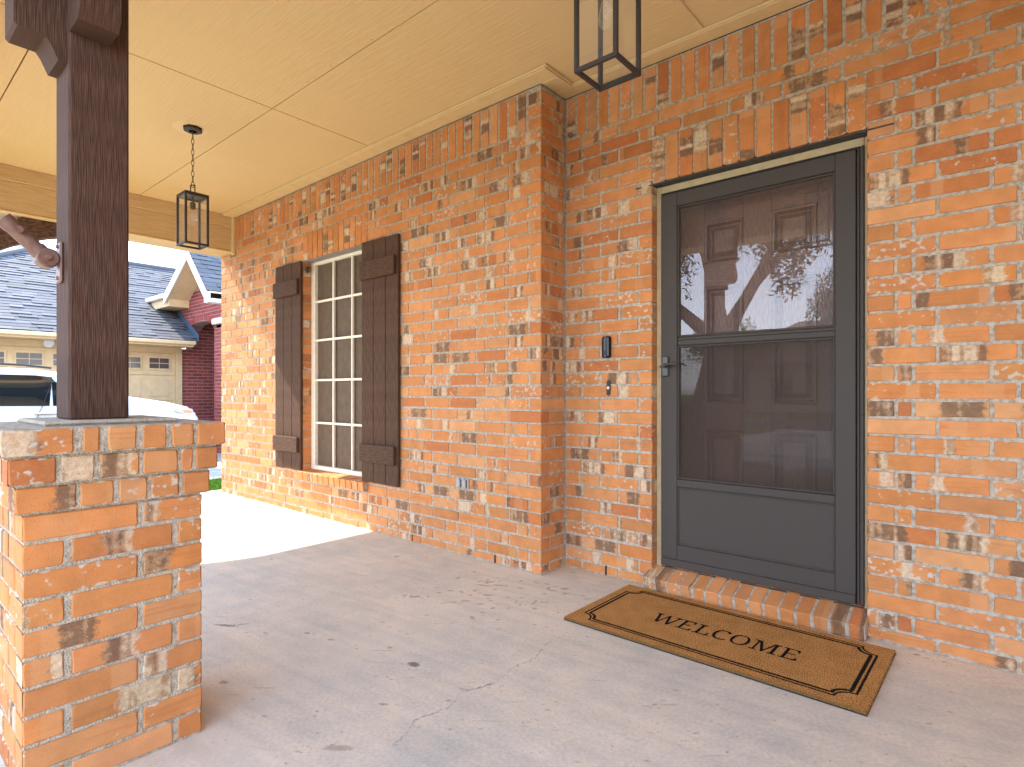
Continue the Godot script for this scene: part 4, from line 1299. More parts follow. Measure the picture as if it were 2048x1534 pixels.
func build_mat() -> void:
	var c := Vector3(-0.965, 0.0, -2.540)
	var m := thing("doormat", "coir doormat with WELCOME and a double notched border in front of the step", "doormat", c)
	m.rotation.y = -0.012
	# printed coir: a computed picture of fibres and border
	var W := 992; var H := 488
	var n1 := noise_image(71, 0.20, 2, W, H).get_data()
	var n2 := noise_image(72, 0.01, 3, W, H).get_data()
	var out := PackedByteArray(); out.resize(W * H * 3)
	for y in H:
		for x in W:
			var i := y * W + x
			var a := n1[i] / 255.0; var b := n2[i] / 255.0
			var p := Vector2((x + 0.5) / W * 1.24 - 0.62 + (a - 0.5) * 0.004, (y + 0.5) / H * 0.61 - 0.305 + (a - 0.5) * 0.004)
			var l := 0.30 + 1.10 * a + 0.22 * (b - 0.5)
			var cc := Vector3(0.62, 0.30, 0.095) * l
			if a < 0.34: cc *= 0.45
			if mat_print(p): cc = Vector3(0.018, 0.015, 0.012) * (0.6 + a)
			var s := Color(cc.x, cc.y, cc.z).linear_to_srgb()
			out[i * 3] = int(s.r * 255); out[i * 3 + 1] = int(s.g * 255); out[i * 3 + 2] = int(s.b * 255)
	var mm := mat(Color(1, 1, 1), 1.0, 0.1)
	mm.albedo_texture = ImageTexture.create_from_image(Image.create_from_data(W, H, false, Image.FORMAT_RGB8, out))
	mm.heightmap_enabled = true
	mm.heightmap_texture = ImageTexture.create_from_image(noise_image(71, 0.25, 2, W, H))
	mm.heightmap_scale = 0.5
	var mb := MB.new()
	var hx := 0.62; var hz := 0.305
	mb.quad(Vector3(-hx, 0.0155, hz), Vector3(hx, 0.0155, hz), Vector3(hx, 0.0155, -hz), Vector3(-hx, 0.0155, -hz), Vector2(0, 1), Vector2(1, 1), Vector2(1, 0), Vector2(0, 0))
	put(mb, "coir_pile", mm, m)
	mb = MB.new()
	mb.cbox(Vector3(-hx, 0.0008, -hz), Vector3(hx, 0.0150, hz))
	var side := mat(lin(0.17, 0.095, 0.035), 1.0, 0.1)
	put(mb, "edge", side, m)
	mb = MB.new()
	mb.cbox(Vector3(-hx - 0.003, 0.0004, -hz - 0.003), Vector3(hx + 0.003, 0.004, hz + 0.003), 0.001)
	put(mb, "rubber_backing", M.rubber, m)
	# lettering printed in black
	var tm := TextMesh.new()
	var f := SystemFont.new()
	f.font_names = PackedStringArray(["Droid Serif"])
	tm.font = f
	tm.text = "WELCOME"
	tm.font_size = 48
	tm.pixel_size = 0.0026
	tm.depth = 0.0006
	tm.horizontal_alignment = HORIZONTAL_ALIGNMENT_CENTER
	tm.vertical_alignment = VERTICAL_ALIGNMENT_CENTER
	var ink := mat(lin(0.016, 0.013, 0.011), 1.0, 0.1)
	var o := MeshInstance3D.new()
	o.name = "lettering"
	o.mesh = tm
	o.material_override = ink
	var aabb := tm.get_aabb()
	var sx := 0.640 / maxf(aabb.size.x, 0.01)
	var sy := 0.108 / maxf(aabb.size.y, 0.01)
	o.transform = Transform3D(Basis(Vector3(sx, 0, 0), Vector3(0, 0, -sy), Vector3(0, 1, 0)), Vector3(0.018, 0.0163, 0.022))
	m.add_child(o, true)
	# loose fibres of the pile, longest along the cut edges
	var fb := MB.new()
	for k in 26000:
		var p := Vector2(rng.randf_range(-hx, hx), rng.randf_range(-hz, hz))
		var lean := Vector3(rng.randf_range(-0.004, 0.004), 0, rng.randf_range(-0.004, 0.004))
		var y := 0.0150
		if k < 7000:
			var e := rng.randf() * (hx + hz) * 2
			if e < hx * 2: p = Vector2(rng.randf_range(-hx, hx), hz)
			elif e < hx * 2 + hz * 2: p = Vector2(hx, rng.randf_range(-hz, hz))
			else: p = Vector2(-hx, rng.randf_range(-hz, hz)) if rng.randf() < 0.3 else Vector2(rng.randf_range(-hx, hx), -hz)
			var on := Vector3(signf(p.x) if absf(p.x) > hx - 0.001 else 0.0, 0, signf(p.y) if absf(p.y) > hz - 0.001 else 0.0)
			y = rng.randf_range(0.003, 0.015)
			lean += on * rng.randf_range(0.001, 0.005)
		var t := rng.randf_range(0.25, 1.6)
		fb.col = Color(0.60 * t, 0.285 * t, 0.075 * t) if not mat_print(p) else Color(0.016, 0.013, 0.011)
		if absf(p.x - 0.025) < 0.335 and absf(p.y - 0.025) < 0.06 and k >= 7000:
			continue
		var a := Vector3(p.x, y, p.y)
		var s := Vector3(rng.randf_range(-1, 1), 0, rng.randf_range(-1, 1)).normalized() * 0.0006
		fb.tri(a - s, a + s, a + Vector3(0, rng.randf_range(0.0006, 0.0026), 0) + lean)
	var fm := mat(Color(1, 1, 1), 1.0, 0.1)
	fm.vertex_color_use_as_albedo = true
	var fo := put(fb, "coir_fibres", fm, m)
	fo.set_meta("kind", "stuff")

# ------------------------------------------------------------------ the neighbour's house
func red_wall(mb: MB, origin: Vector3, along: Vector3, out: Vector3, width: float, height: float, keep: Callable) -> void:
	var k := 0
	while k * 0.075 < height:
		var u := -0.11 if k % 2 else 0.0
		while u < width:
			var a := maxf(u, 0.0); var b := minf(u + 0.215, width)
			if b - a > 0.02 and keep.call((a + b) / 2, k * 0.075 + 0.035):
				var t := rng.randf_range(0.75, 1.2)
				mb.col = Color(0.30 * t, 0.062 * t, 0.052 * t)
				var y0 := k * 0.075 + 0.004; var y1 := k * 0.075 + 0.064
				var p := origin + along * a + out * 0.006
				var q := origin + along * b + out * 0.006
				mb.face(out, p + Vector3.UP * y0, q + Vector3.UP * y0, q + Vector3.UP * y1, p + Vector3.UP * y1)
				mb.face(Vector3.UP, p + Vector3.UP * y1, q + Vector3.UP * y1, q + Vector3.UP * y1 - out * 0.006, p + Vector3.UP * y1 - out * 0.006)
			u += 0.225
		k += 1

func shingles(mb: MB, e0: Vector3, e1: Vector3, rise: Vector3, keep: Callable) -> void:
	# e0-e1: the eave; rise: from the eave to the ridge
	var along := (e1 - e0).normalized()
	var len := (e1 - e0).length()
	var up := rise.normalized()
	var nn := along.cross(up).normalized()
	if nn.y < 0: nn = -nn
	var rows := int(rise.length() / 0.145)
	for r in rows:
		var u := -rng.randf() * 0.3
		while u < len:
			var w := rng.randf_range(0.12, 0.38)
			var a := maxf(u, 0.0); var b := minf(u + w, len)
			if b > a + 0.01 and keep.call((a + b) / 2, (r + 0.5) * 0.145):
				var t := rng.randf_range(0.8, 1.2)
				mb.col = Color(0.105 * t, 0.103 * t, 0.108 * t)
				var th := 0.012 if rng.randf() < 0.6 else 0.022
				var p := e0 + along * a + up * (r * 0.145)
				var q := e0 + along * b + up * (r * 0.145)
				mb.face(nn, p + nn * th, q + nn * th, q + up * 0.16 + nn * 0.006, p + up * 0.16 + nn * 0.006)
				mb.col = Color(0.02, 0.02, 0.022)
				mb.face(-up, p, q, q + nn * th, p + nn * th)
			u += w

func build_neighbour() -> void:
	var X := -14.0
	var h := thing("brick_house", "neighbouring house with grey shingle roof, tan garage door and red brick gable", "house", Vector3(X, G, -3.0))
	var o := h.position
	# garage wall
	box(Vector3(X - 5, G, -4.998), Vector3(X, 2.10, 6.0), 0.0, "garage_wall", M.house_tan, h)
	box(Vector3(X + 0.001, 1.945, -5.0), Vector3(X + 0.03, 2.12, 6.0), 0.0, "header_board", M.house_tan, h)
	box(Vector3(X + 0.001, G, -5.0), Vector3(X + 0.05, 1.944, -4.88), 0.004, "door_post", M.house_tan, h)
	# garage door with panels
	var gd := piece("garage_door", h, Vector3(0, 0, 0))
	var dz0 := -4.86; var rows := [[-0.19, 0.34], [0.345, 0.90], [0.905, 1.455], [1.46, 1.94]]
	for r in rows.size():
		var s := MB.new()
		s.cbox(Vector3(X + 0.001, rows[r][0], dz0) - o, Vector3(X + 0.02, rows[r][1] - 0.006, dz0 + 4.44) - o, 0.004)
		put(s, "door_section", M.house_tan, gd)
		for k in 8:
			var zc := -4.54 + k * 0.549
			var q := MB.new()
			if r < 3:
				q.cbox(Vector3(X + 0.0205, rows[r][0] + 0.09, zc - 0.20) - o, Vector3(X + 0.029, rows[r][1] - 0.10, zc + 0.20) - o, 0.008)
				put(q, "raised_panel", M.house_tan, gd)
			else:
				q.cbox(Vector3(X + 0.0205, 1.555, zc - 0.225) - o, Vector3(X + 0.036, 1.875, zc + 0.225) - o, 0.006)
				put(q, "window_frame", M.house_tan, gd)
				for a in 2:
					for b in 2:
						q = MB.new()
						q.cbox(Vector3(X + 0.0362, 1.605 + b * 0.118, zc - 0.19 + a * 0.195) - o, Vector3(X + 0.040, 1.605 + b * 0.118 + 0.102, zc - 0.19 + a * 0.195 + 0.182) - o)
						put(q, "pane", M.door_pane, gd)
	# flood lamp under the eave, switched off
	var mb := MB.new()
	mb.tube([Vector3(X + 0.03, 2.06, -2.62) - o, Vector3(X + 0.10, 2.04, -2.62) - o, Vector3(X + 0.14, 2.02, -2.62) - o], [0.05, 0.07, 0.085], 16)
	put(mb, "flood_lamp", M.white, h)
	# roof over the garage: eave, fascia, shingled slope
	var E := X + 0.6
	var R := Vector3(-4.0, 2.24, 0)
	box(Vector3(X, 2.07, -5.04), Vector3(E - 0.02, 2.085, 6.2), 0.0, "soffit", M.house_tan, h)
	box(Vector3(E - 0.02, 2.07, -5.04), Vector3(E, 2.175, 6.2), 0.004, "fascia", M.house_tan, h)
	box(Vector3(E + 0.001, 2.11, -5.06), Vector3(E + 0.07, 2.19, 6.2), 0.012, "gutter", M.house_tan, h)
	mb = MB.new()
	var zr := -2.94        # ridge end; hip beyond
	var e0 := Vector3(E + 0.03, 2.19, -5.14); var e1 := Vector3(E + 0.03, 2.19, 1.06)
	mb.face(Vector3.UP, e0 - o, e0 + R - o, Vector3(E + 0.03 + R.x, 2.19 + R.y, zr) - o, e1 - o)
	mb.face(Vector3.UP, e1 - o, Vector3(E + 0.03 + R.x, 2.19 + R.y, zr) - o, Vector3(E + 0.03 + 2 * R.x, 2.19, 1.06) - o)
	mb.face(Vector3.UP, e0 + R - o, Vector3(E + 0.03 + 2 * R.x, 2.19, -5.1) - o, Vector3(E + 0.03 + 2 * R.x, 2.19, 1.06) - o, Vector3(E + 0.03 + R.x, 2.19 + R.y, zr) - o)
	var f := 0.36
	mb.face(Vector3.UP, e0 + R * f - o, e0 + R - o, e0 + R + Vector3(0, 0, -4.5) - o, e0 + R * f + Vector3(0, 0, -4.5) - o)
	put(mb, "roof", M.slate, h)
	mb = MB.new()
	shingles(mb, Vector3(E + 0.03, 2.193, -9.6) - o, Vector3(E + 0.03, 2.193, 1.06) - o, R, func(u: float, v: float) -> bool: return v < R.length() and (u + (v / R.length()) * 4.0) < 10.66 and (u > 4.5 or v > 1.75))
	var so := put(mb, "shingles", M.tinted, h)
	so.set_meta("kind", "stuff")
	# ridge and hip caps
	mb = MB.new()
	var ra := Vector3(E + 0.03 + R.x, 2.20 + R.y, zr) - o
	mb.tube([Vector3(E + 0.03 + R.x, 2.20 + R.y, -7.0) - o, ra], [0.07, 0.07], 8)
	mb.tube([ra, Vector3(E + 0.03, 2.20, 1.06) - o], [0.07, 0.07], 8)
	mb.col = Color(0.2, 0.2, 0.2)
	for i in mb.c.size(): mb.c[i] = Color(0.10, 0.098, 0.104)
	put(mb, "ridge_cap", M.tinted, h)
	mb = MB.new()
	mb.cbox(Vector3(X - 5.6, 4.2, -3.35) - o, Vector3(X - 5.2, 4.95, -3.0) - o, 0.02)
	put(mb, "roof_vent", M.grey_metal, h)
	build_wing(h, X)

# the red brick wing: a gable that faces the street, with an arched entry; its slope faces the porch
func build_wing(h: Node3D, X: float) -> void:
	var o := h.position
	var Z := -5.15         # face of the gable wall
	var ZR := -4.66        # face of the rake boards
	var pk := Vector2(-12.77, 4.05)   # apex, rake ends (x, y)
	var lf := Vector2(-14.08, 3.22)
	var rt := Vector2(-11.80, 3.06)
	var flat := Transform3D(Basis(), -o)
	var ac := -13.31       # arch: middle, half width, springing, rise
	var aw := 0.68
	var ay := 2.47
	var ah := 0.16
	# wall above the arch, wall beside it
	var mb := MB.new()
	var poly := PackedVector2Array([Vector2(-10.6, 2.9), Vector2(rt.x + 0.02, 2.9), Vector2(pk.x, pk.y - 0.15), Vector2(lf.x + 0.1, lf.y - 0.1), Vector2(-16.2, lf.y - 0.1), Vector2(-16.2, ay), Vector2(ac - aw, ay)])
	for k in 13:
		var t := -1.0 + k / 6.0
		poly.append(Vector2(ac + aw * t, ay + ah * sqrt(maxf(0.0, 1.0 - t * t))))
	poly.append(Vector2(-10.6, ay))
	mb.prism(poly, Z - 0.25, Z, flat)
	mb.cbox(Vector3(ac + aw, G, Z - 0.25) - o, Vector3(-10.6, ay - 0.001, Z) - o)
	# side wall, back and inner wall of the entry
	mb.cbox(Vector3(-10.85, G, -10.0) - o, Vector3(-10.6, 2.9, Z - 0.251) - o)
	mb.cbox(Vector3(X - 0.2, G, -8.0) - o, Vector3(X - 0.003, 2.9, Z - 0.01) - o)
	mb.cbox(Vector3(X - 0.2, G, Z - 0.0099) - o, Vector3(X - 0.003, 2.06, -5.0) - o)
	mb.cbox(Vector3(X, G, -8.0) - o, Vector3(-10.86, 2.9, -7.8) - o)
	mb.cbox(Vector3(X, 2.74, -7.79) - o, Vector3(-10.86, 2.9, Z - 0.26) - o)
	put(mb, "brick_backing", M.red_mortar, h)
	mb = MB.new()
	var in_arch := func(x: float, y: float, grow: float) -> bool:
		if absf(x - ac) > aw + grow: return false
		return y < ay or pow((y - ay) / (ah + grow), 2) + pow((x - ac) / (aw + grow), 2) < 1.0
	var inside := PackedVector2Array([Vector2(-10.6, 2.9), Vector2(rt.x, 2.9), Vector2(pk.x, pk.y - 0.2), Vector2(lf.x + 0.12, lf.y - 0.14), Vector2(-16.0, lf.y - 0.14), Vector2(-16.0, G), Vector2(-10.6, G)])
	red_wall(mb, Vector3(-16.0, G, Z) - o, Vector3.RIGHT, Vector3.BACK, 5.4, 4.3, func(u: float, y: float) -> bool:
		var x := -16.0 + u
		var yy := y + G
		return Geometry2D.is_point_in_polygon(Vector2(x, yy), inside) and not in_arch.call(x, yy, 0.13) and yy > ay - 0.02)
	red_wall(mb, Vector3(ac + aw, G, Z) - o, Vector3.RIGHT, Vector3.BACK, -10.6 - ac - aw, ay - G, func(_u: float, _y: float) -> bool: return true)
	red_wall(mb, Vector3(X - 0.002, G, -5.0) - o, Vector3.FORWARD, Vector3.RIGHT, 2.8, 2.95, func(u: float, y: float) -> bool: return u > 0.16 or y + G < 2.02)
	red_wall(mb, Vector3(X, G, -7.795) - o, Vector3.RIGHT, Vector3.BACK, 3.1, 2.9, func(_u: float, _y: float) -> bool: return true)
	var so := put(mb, "brickwork", M.tinted, h)
	so.set_meta("kind", "stuff")
	# ring of upright bricks round the arch
	for k in 22:
		var t := PI * (k + 0.5) / 22.0
		var tint := rng.randf_range(0.8, 1.15)
		var q := MB.new()
		q.col = Color(0.32 * tint, 0.07 * tint, 0.058 * tint)
		var c := Vector3(ac + cos(t) * (aw + 0.02) * 1.0, ay + sin(t) * (ah + 0.075), Z + 0.002)
		var nx := Vector2(cos(t) * ah, sin(t) * aw).normalized()
		q.cbox(Vector3(-0.030, -0.060, -0.01), Vector3(0.030, 0.060, 0.008))
		put(q, "arch_brick", M.tinted, h, Transform3D(Basis(Vector3(nx.y, -nx.x, 0), Vector3(nx.x, nx.y, 0), Vector3.BACK), c - o))
	# roof: the slope that faces the porch, and the one behind
	var P3 := Vector3(pk.x, pk.y, ZR); var L3 := Vector3(lf.x, lf.y, ZR); var R3 := Vector3(rt.x, rt.y, ZR)
	var deep := Vector3(0, 0, -6.0)
	mb = MB.new()
	mb.face(Vector3.UP, P3 - o, R3 - o, R3 + deep - o, P3 + deep - o)
	mb.face(Vector3.UP, P3 - o, L3 - o, L3 + deep - o, P3 + deep - o)
	put(mb, "roof", M.slate, h)
	mb = MB.new()
	shingles(mb, R3 + Vector3(0, 0.004, -3.0) - o, R3 + Vector3(0, 0.004, 0) - o, P3 - R3, func(_u: float, _v: float) -> bool: return true)
	so = put(mb, "shingles", M.tinted, h)
	so.set_meta("kind", "stuff")
	# rake boards and soffits
	for e in [lf, rt]:
		var d: Vector2 = (e - pk).normalized()
		var nn := Vector2(d.y, -d.x) if d.x > 0 else Vector2(-d.y, d.x)
		if nn.y > 0: nn = -nn
		var w := 0.17
		var low := Vector2(pk.x, pk.y - w / absf(nn.y))
		var q := PackedVector2Array([pk, e, e + Vector2(0, -w / absf(nn.y)), low])
		if Geometry2D.is_polygon_clockwise(q): q.reverse()
		mb = MB.new()
		mb.prism(q, ZR - 0.03, ZR, flat)
		put(mb, "rake_board", M.house_trim, h)
		mb = MB.new()
		var a := Vector3(low.x, low.y + 0.05, ZR - 0.031); var b := Vector3(e.x, e.y - w / absf(nn.y) + 0.05, ZR - 0.031)
		mb.face(Vector3.DOWN, a - o, b - o, Vector3(b.x, b.y, Z) - o, Vector3(a.x, a.y, Z) - o)
		put(mb, "soffit", M.house_tan, h)
	# boxed returns at the feet of the gable, gutter of the slope
	box(Vector3(-15.15, 2.98, Z + 0.002), Vector3(lf.x + 0.12, 3.16, ZR - 0.06), 0.004, "eave_box", M.house_tan, h)
	box(Vector3(-15.2, 3.161, Z + 0.002), Vector3(lf.x + 0.02, 3.26, ZR + 0.02), 0.02, "gutter", M.house_trim, h)
	box(Vector3(rt.x - 0.12, 2.84, Z + 0.002), Vector3(rt.x + 0.10, 3.02, ZR), 0.004, "eave_box", M.house_trim, h)
	box(Vector3(rt.x - 0.06, 2.90, Z - 4.0), Vector3(rt.x + 0.10, 3.052, ZR - 0.02), 0.015, "gutter", M.house_tan, h)
	# flashing where the garage roof meets the gable wall, stone band at the arch
	mb = MB.new()
	for st in [[0.0, 0.14]]:
		mb.face(Vector3.BACK, Vector3(X + 0.6, 2.20, Z + 0.014) - o, Vector3(X + 0.6, 2.34, Z + 0.014) - o, Vector3(X - 1.2, 3.36, Z + 0.014) - o, Vector3(X - 1.2, 3.20, Z + 0.014) - o)
	put(mb, "flashing", M.slate, h)
	box(Vector3(ac + aw + 0.02, 2.50, Z + 0.001), Vector3(-11.9, 2.62, Z + 0.07), 0.01, "stone_band", M.house_trim, h)

# ------------------------------------------------------------------ the parked van
func build_van() -> void:
	var nose := -3.96
	var cx := -10.98
	var v := thing("minivan", "white minivan with roof rails parked on the neighbouring driveway", "car", Vector3(cx, G + 0.02, nose + 2.5))
	var o := v.position
	# stations from the nose backwards: [s, lower half width, belt y, top y, top half width]
	var st := [[0.00, 0.62, 0.46, 0.60, 0.45], [0.06, 0.78, 0.66, 0.74, 0.62], [0.22, 0.90, 0.79, 0.855, 0.70], [0.55, 0.96, 0.84, 0.945, 0.74], [0.85, 0.98, 0.865, 0.995, 0.76], [1.10, 0.98, 0.875, 1.045, 0.78], [1.45, 0.98, 0.88, 1.215, 0.80], [1.85, 0.98, 0.882, 1.375, 0.815], [2.2, 0.98, 0.885, 1.425, 0.82], [3.2, 0.98, 0.90, 1.435, 0.825], [4.3, 0.97, 0.91, 1.40, 0.81], [4.75, 0.95, 0.90, 1.30, 0.76], [4.92, 0.92, 0.80, 0.95, 0.78], [4.99, 0.86, 0.50, 0.60, 0.70]]
	var rows := []
	for s in st:
		var z: float = nose + s[0]
		var bl: float = s[2]; var tp: float = s[3]; var w: float = s[1]; var tw: float = s[4]
		var half := [Vector2(w * 0.9, 0.0), Vector2(w, 0.14), Vector2(w + 0.012, minf(0.45, bl - 0.12)), Vector2(w + 0.004, minf(0.72, bl - 0.06)), Vector2(w - 0.02, bl), Vector2(lerpf(w - 0.03, tw, 0.55), lerpf(bl, tp, 0.60)), Vector2(tw + 0.04, lerpf(bl, tp, 0.88)), Vector2(tw - 0.05, tp - 0.02), Vector2(tw * 0.5, tp), Vector2(0, tp + 0.01)]
		var row := []
		for p in half: row.append(Vector3(cx + p.x, p.y, z) - o)
		for k in range(half.size() - 2, -1, -1): row.append(Vector3(cx - half[k].x, half[k].y, z) - o)
		rows.append(row)
	var mb := MB.new()
	mb.grid(rows, false, false)
	# nose and tail caps
	for e in [0, rows.size() - 1]:
		var mid := Vector3.ZERO
		for p in rows[e]: mid += p
		mid /= rows[e].size()
		for k in rows[e].size() - 1:
			if e == 0: mb.tri(rows[e][k + 1], rows[e][k], mid)
			else: mb.tri(rows[e][k], rows[e][k + 1], mid)
	put(mb, "body", M.paint, v)
	# side glass, set just proud of the body: follows the same stations between belt and roof
	var side_glass := func(s0: float, s1: float, a0: float, a1: float, sg: float) -> MB:
		var q := MB.new()
		var gr := []
		for j in 5:
			var t := j / 4.0
			var row := []
			for i in 7:
				var ss := lerpf(s0 + a0 * t, s1 + a1 * t, i / 6.0)
				var k := 0
				while k < st.size() - 2 and ss > st[k + 1][0]: k += 1
				var f: float = (ss - st[k][0]) / (st[k + 1][0] - st[k][0])
				var w: float = lerpf(st[k][1], st[k + 1][1], f); var bl: float = lerpf(st[k][2], st[k + 1][2], f); var tp: float = lerpf(st[k][3], st[k + 1][3], f); var tw: float = lerpf(st[k][4], st[k + 1][4], f)
				var y := lerpf(0.02, 0.80, t)
				var x := lerpf(w - 0.02, lerpf(w - 0.03, tw, 0.55), minf(y / 0.6, 1.0))
				if y > 0.6: x = lerpf(x, tw + 0.04, (y - 0.6) / 0.28)
				row.append(Vector3(cx + sg * (x + 0.006), lerpf(bl, tp, y), nose + ss) - o)
			gr.append(row)
		q.grid(gr, false, sg > 0)
		return q
	for sg in [1.0, -1.0]:
		put(side_glass.call(1.62, 2.02, 0.42, 0.0, sg), "door_window", M.car_glass, v)
		put(side_glass.call(2.06, 3.10, -0.05, 0.02, sg), "door_window", M.car_glass, v)
		put(side_glass.call(3.16, 4.35, 0.0, -0.1, sg), "quarter_window", M.car_glass, v)
		for z in [1.62, 2.35]:
			mb = MB.new()
			mb.cbox(Vector3(cx + sg * 0.985 - 0.012, 0.775, nose + z + 0.35) - o, Vector3(cx + sg * 0.985 + 0.030, 0.805, nose + z + 0.60) - o, 0.010)
			put(mb, "door_handle", M.chrome, v)
		mb = MB.new()
		mb.tube([Vector3(cx + sg * 0.995, 0.12, nose + 2.25) - o, Vector3(cx + sg * 0.997, 0.5, nose + 2.24) - o, Vector3(cx + sg * 0.99, 0.80, nose + 2.18) - o, Vector3(cx + sg * 0.972, 0.885, nose + 2.14) - o, Vector3(cx + sg * 0.925, 1.22, nose + 2.03) - o], [0.004, 0.004, 0.004, 0.004, 0.004], 5)
		put(mb, "door_seam", M.black, v)
		mb = MB.new()
		var rp := []; var rr := []
		for k in 9:
			var t := k / 8.0
			rp.append(Vector3(cx + sg * 0.74, 1.43 + 0.045 * sin(PI * t) ** 0.4 - 0.01 * absf(t - 0.5), nose + lerpf(2.0, 4.4, t)) - o)
			rr.append(0.016)
		mb.tube(rp, rr, 8)
		put(mb, "roof_rail", M.bronze, v)
		var lamp := piece("headlight", v, Vector3.ZERO)
		mb = MB.new()
		mb.grid([[Vector3(cx + sg * 0.66, 0.70, nose + 0.07) - o, Vector3(cx + sg * 0.86, 0.715, nose + 0.17) - o, Vector3(cx + sg * 0.955, 0.75, nose + 0.42) - o], [Vector3(cx + sg * 0.64, 0.79, nose + 0.09) - o, Vector3(cx + sg * 0.85, 0.815, nose + 0.19) - o, Vector3(cx + sg * 0.955, 0.83, nose + 0.52) - o]], false, sg < 0)
		put(mb, "lens", M.lens, lamp)
		mb = MB.new()
		mb.grid([[Vector3(cx + sg * 0.91, 0.74, nose + 0.20) - o, Vector3(cx + sg * 0.968, 0.76, nose + 0.34) - o], [Vector3(cx + sg * 0.91, 0.79, nose + 0.22) - o, Vector3(cx + sg * 0.968, 0.81, nose + 0.40) - o]], false, sg < 0)
		put(mb, "turn_signal", M.amber, lamp)
		for z in [0.95, 3.95]:
			var wh := piece("wheel", v, Vector3(cx + sg * 0.86, G + 0.02 + 0.34, nose + z) - o)
			mb = MB.new()
			mb.tube([Vector3(-0.11, 0, 0), Vector3(-0.10, 0, 0), Vector3(0.10, 0, 0), Vector3(0.135, 0, 0)], [0.30, 0.34, 0.34, 0.30], 28)
			put(mb, "tyre", M.rubber, wh)
			mb = MB.new()
			mb.tube([Vector3(sg * 0.10, 0, 0), Vector3(sg * 0.142, 0, 0)], [0.24, 0.22], 20)
			put(mb, "rim", M.grey_metal, wh)
		mb = MB.new()
		mb.cbox(Vector3(cx + sg * 0.94, 0.93, nose + 1.55) - o, Vector3(cx + sg * 1.13, 1.08, nose + 1.66) - o, 0.03)
		put(mb, "wing_mirror", M.paint, v)
	# windscreen
	mb = MB.new()
	var wr := []
	for k in 6:
		var t := k / 5.0
		var row := []
		for i in 7:
			var u := i / 6.0 * 2 - 1
			row.append(Vector3(cx + u * lerpf(0.74, 0.66, t), lerpf(1.065, 1.41, t) - 0.05 * u * u, nose + lerpf(1.12, 1.95, t) + 0.10 * u * u) - o)
		wr.append(row)
	mb.grid(wr, false, false)
	put(mb, "windscreen", M.car_glass, v)

# ------------------------------------------------------------------ what the door glass mirrors
func leaf_cloud(mb: MB, centre: Vector3, radius: Vector3, count: int, size: float, base: Color) -> void:
	for k in count:
		var d := Vector3(rng.randfn(), rng.randfn(), rng.randfn()).normalized() * pow(rng.randf(), 0.4)
		var p := centre + d * radius
		var a := Vector3(rng.randf_range(-1, 1), rng.randf_range(-1, 0.3), rng.randf_range(-1, 1)).normalized()
		var b := a.cross(Vector3(rng.randf_range(-1, 1), 1, rng.randf_range(-1, 1))).normalized()
		var s := size * rng.randf_range(0.7, 1.3)
		var t := rng.randf_range(0.6, 1.4)
		mb.col = Color(base.r * t, base.g * t, base.b * t)
		mb.quad(p - a * s, p - b * s * 0.34, p + a * s, p + b * s * 0.34)

func tree(at: Vector3, called: String, label: String, height: float, spread: float, leaves: int, size: float, base: Color, lean := Vector3.ZERO, group := "") -> void:
	var t := thing(called, label, "tree", at, group)
	var mb := MB.new()
	var r0 := height * 0.04
	var fork := Vector3(lean.x, height * 0.42, lean.z)
	mb.tube([Vector3(0, -0.1, 0), Vector3(lean.x * 0.2, height * 0.12, lean.z * 0.2), Vector3(lean.x * 0.55, height * 0.28, lean.z * 0.55), fork], [r0 * 1.4, r0, r0 * 0.85, r0 * 0.7], 12)
	var tips := []
	for k in 7:
		var a := TAU * k / 7.0 + rng.randf_range(-0.3, 0.3)
		var tip := fork + Vector3(cos(a) * spread * rng.randf_range(0.5, 0.85), height * rng.randf_range(0.15, 0.42), sin(a) * spread * rng.randf_range(0.5, 0.85))
		var mid := fork.lerp(tip, 0.5) + Vector3(0, height * 0.05, 0)
		mb.tube([fork - Vector3(0, r0, 0), mid, tip], [r0 * 0.5, r0 * 0.32, r0 * 0.08], 8)
		tips.append(tip)
		tips.append(mid + Vector3(rng.randf_range(-0.2, 0.2), 0.3, rng.randf_range(-0.2, 0.2)) * spread)
	tips.append(fork + Vector3(0, height * 0.45, 0))
	put(mb, "trunk", M.bark, t)
	mb = MB.new()
	for c in tips:
		leaf_cloud(mb, c, Vector3(spread * 0.42, height * 0.15, spread * 0.42), leaves / tips.size(), size, base)
	put(mb, "crown", M.leaf, t)

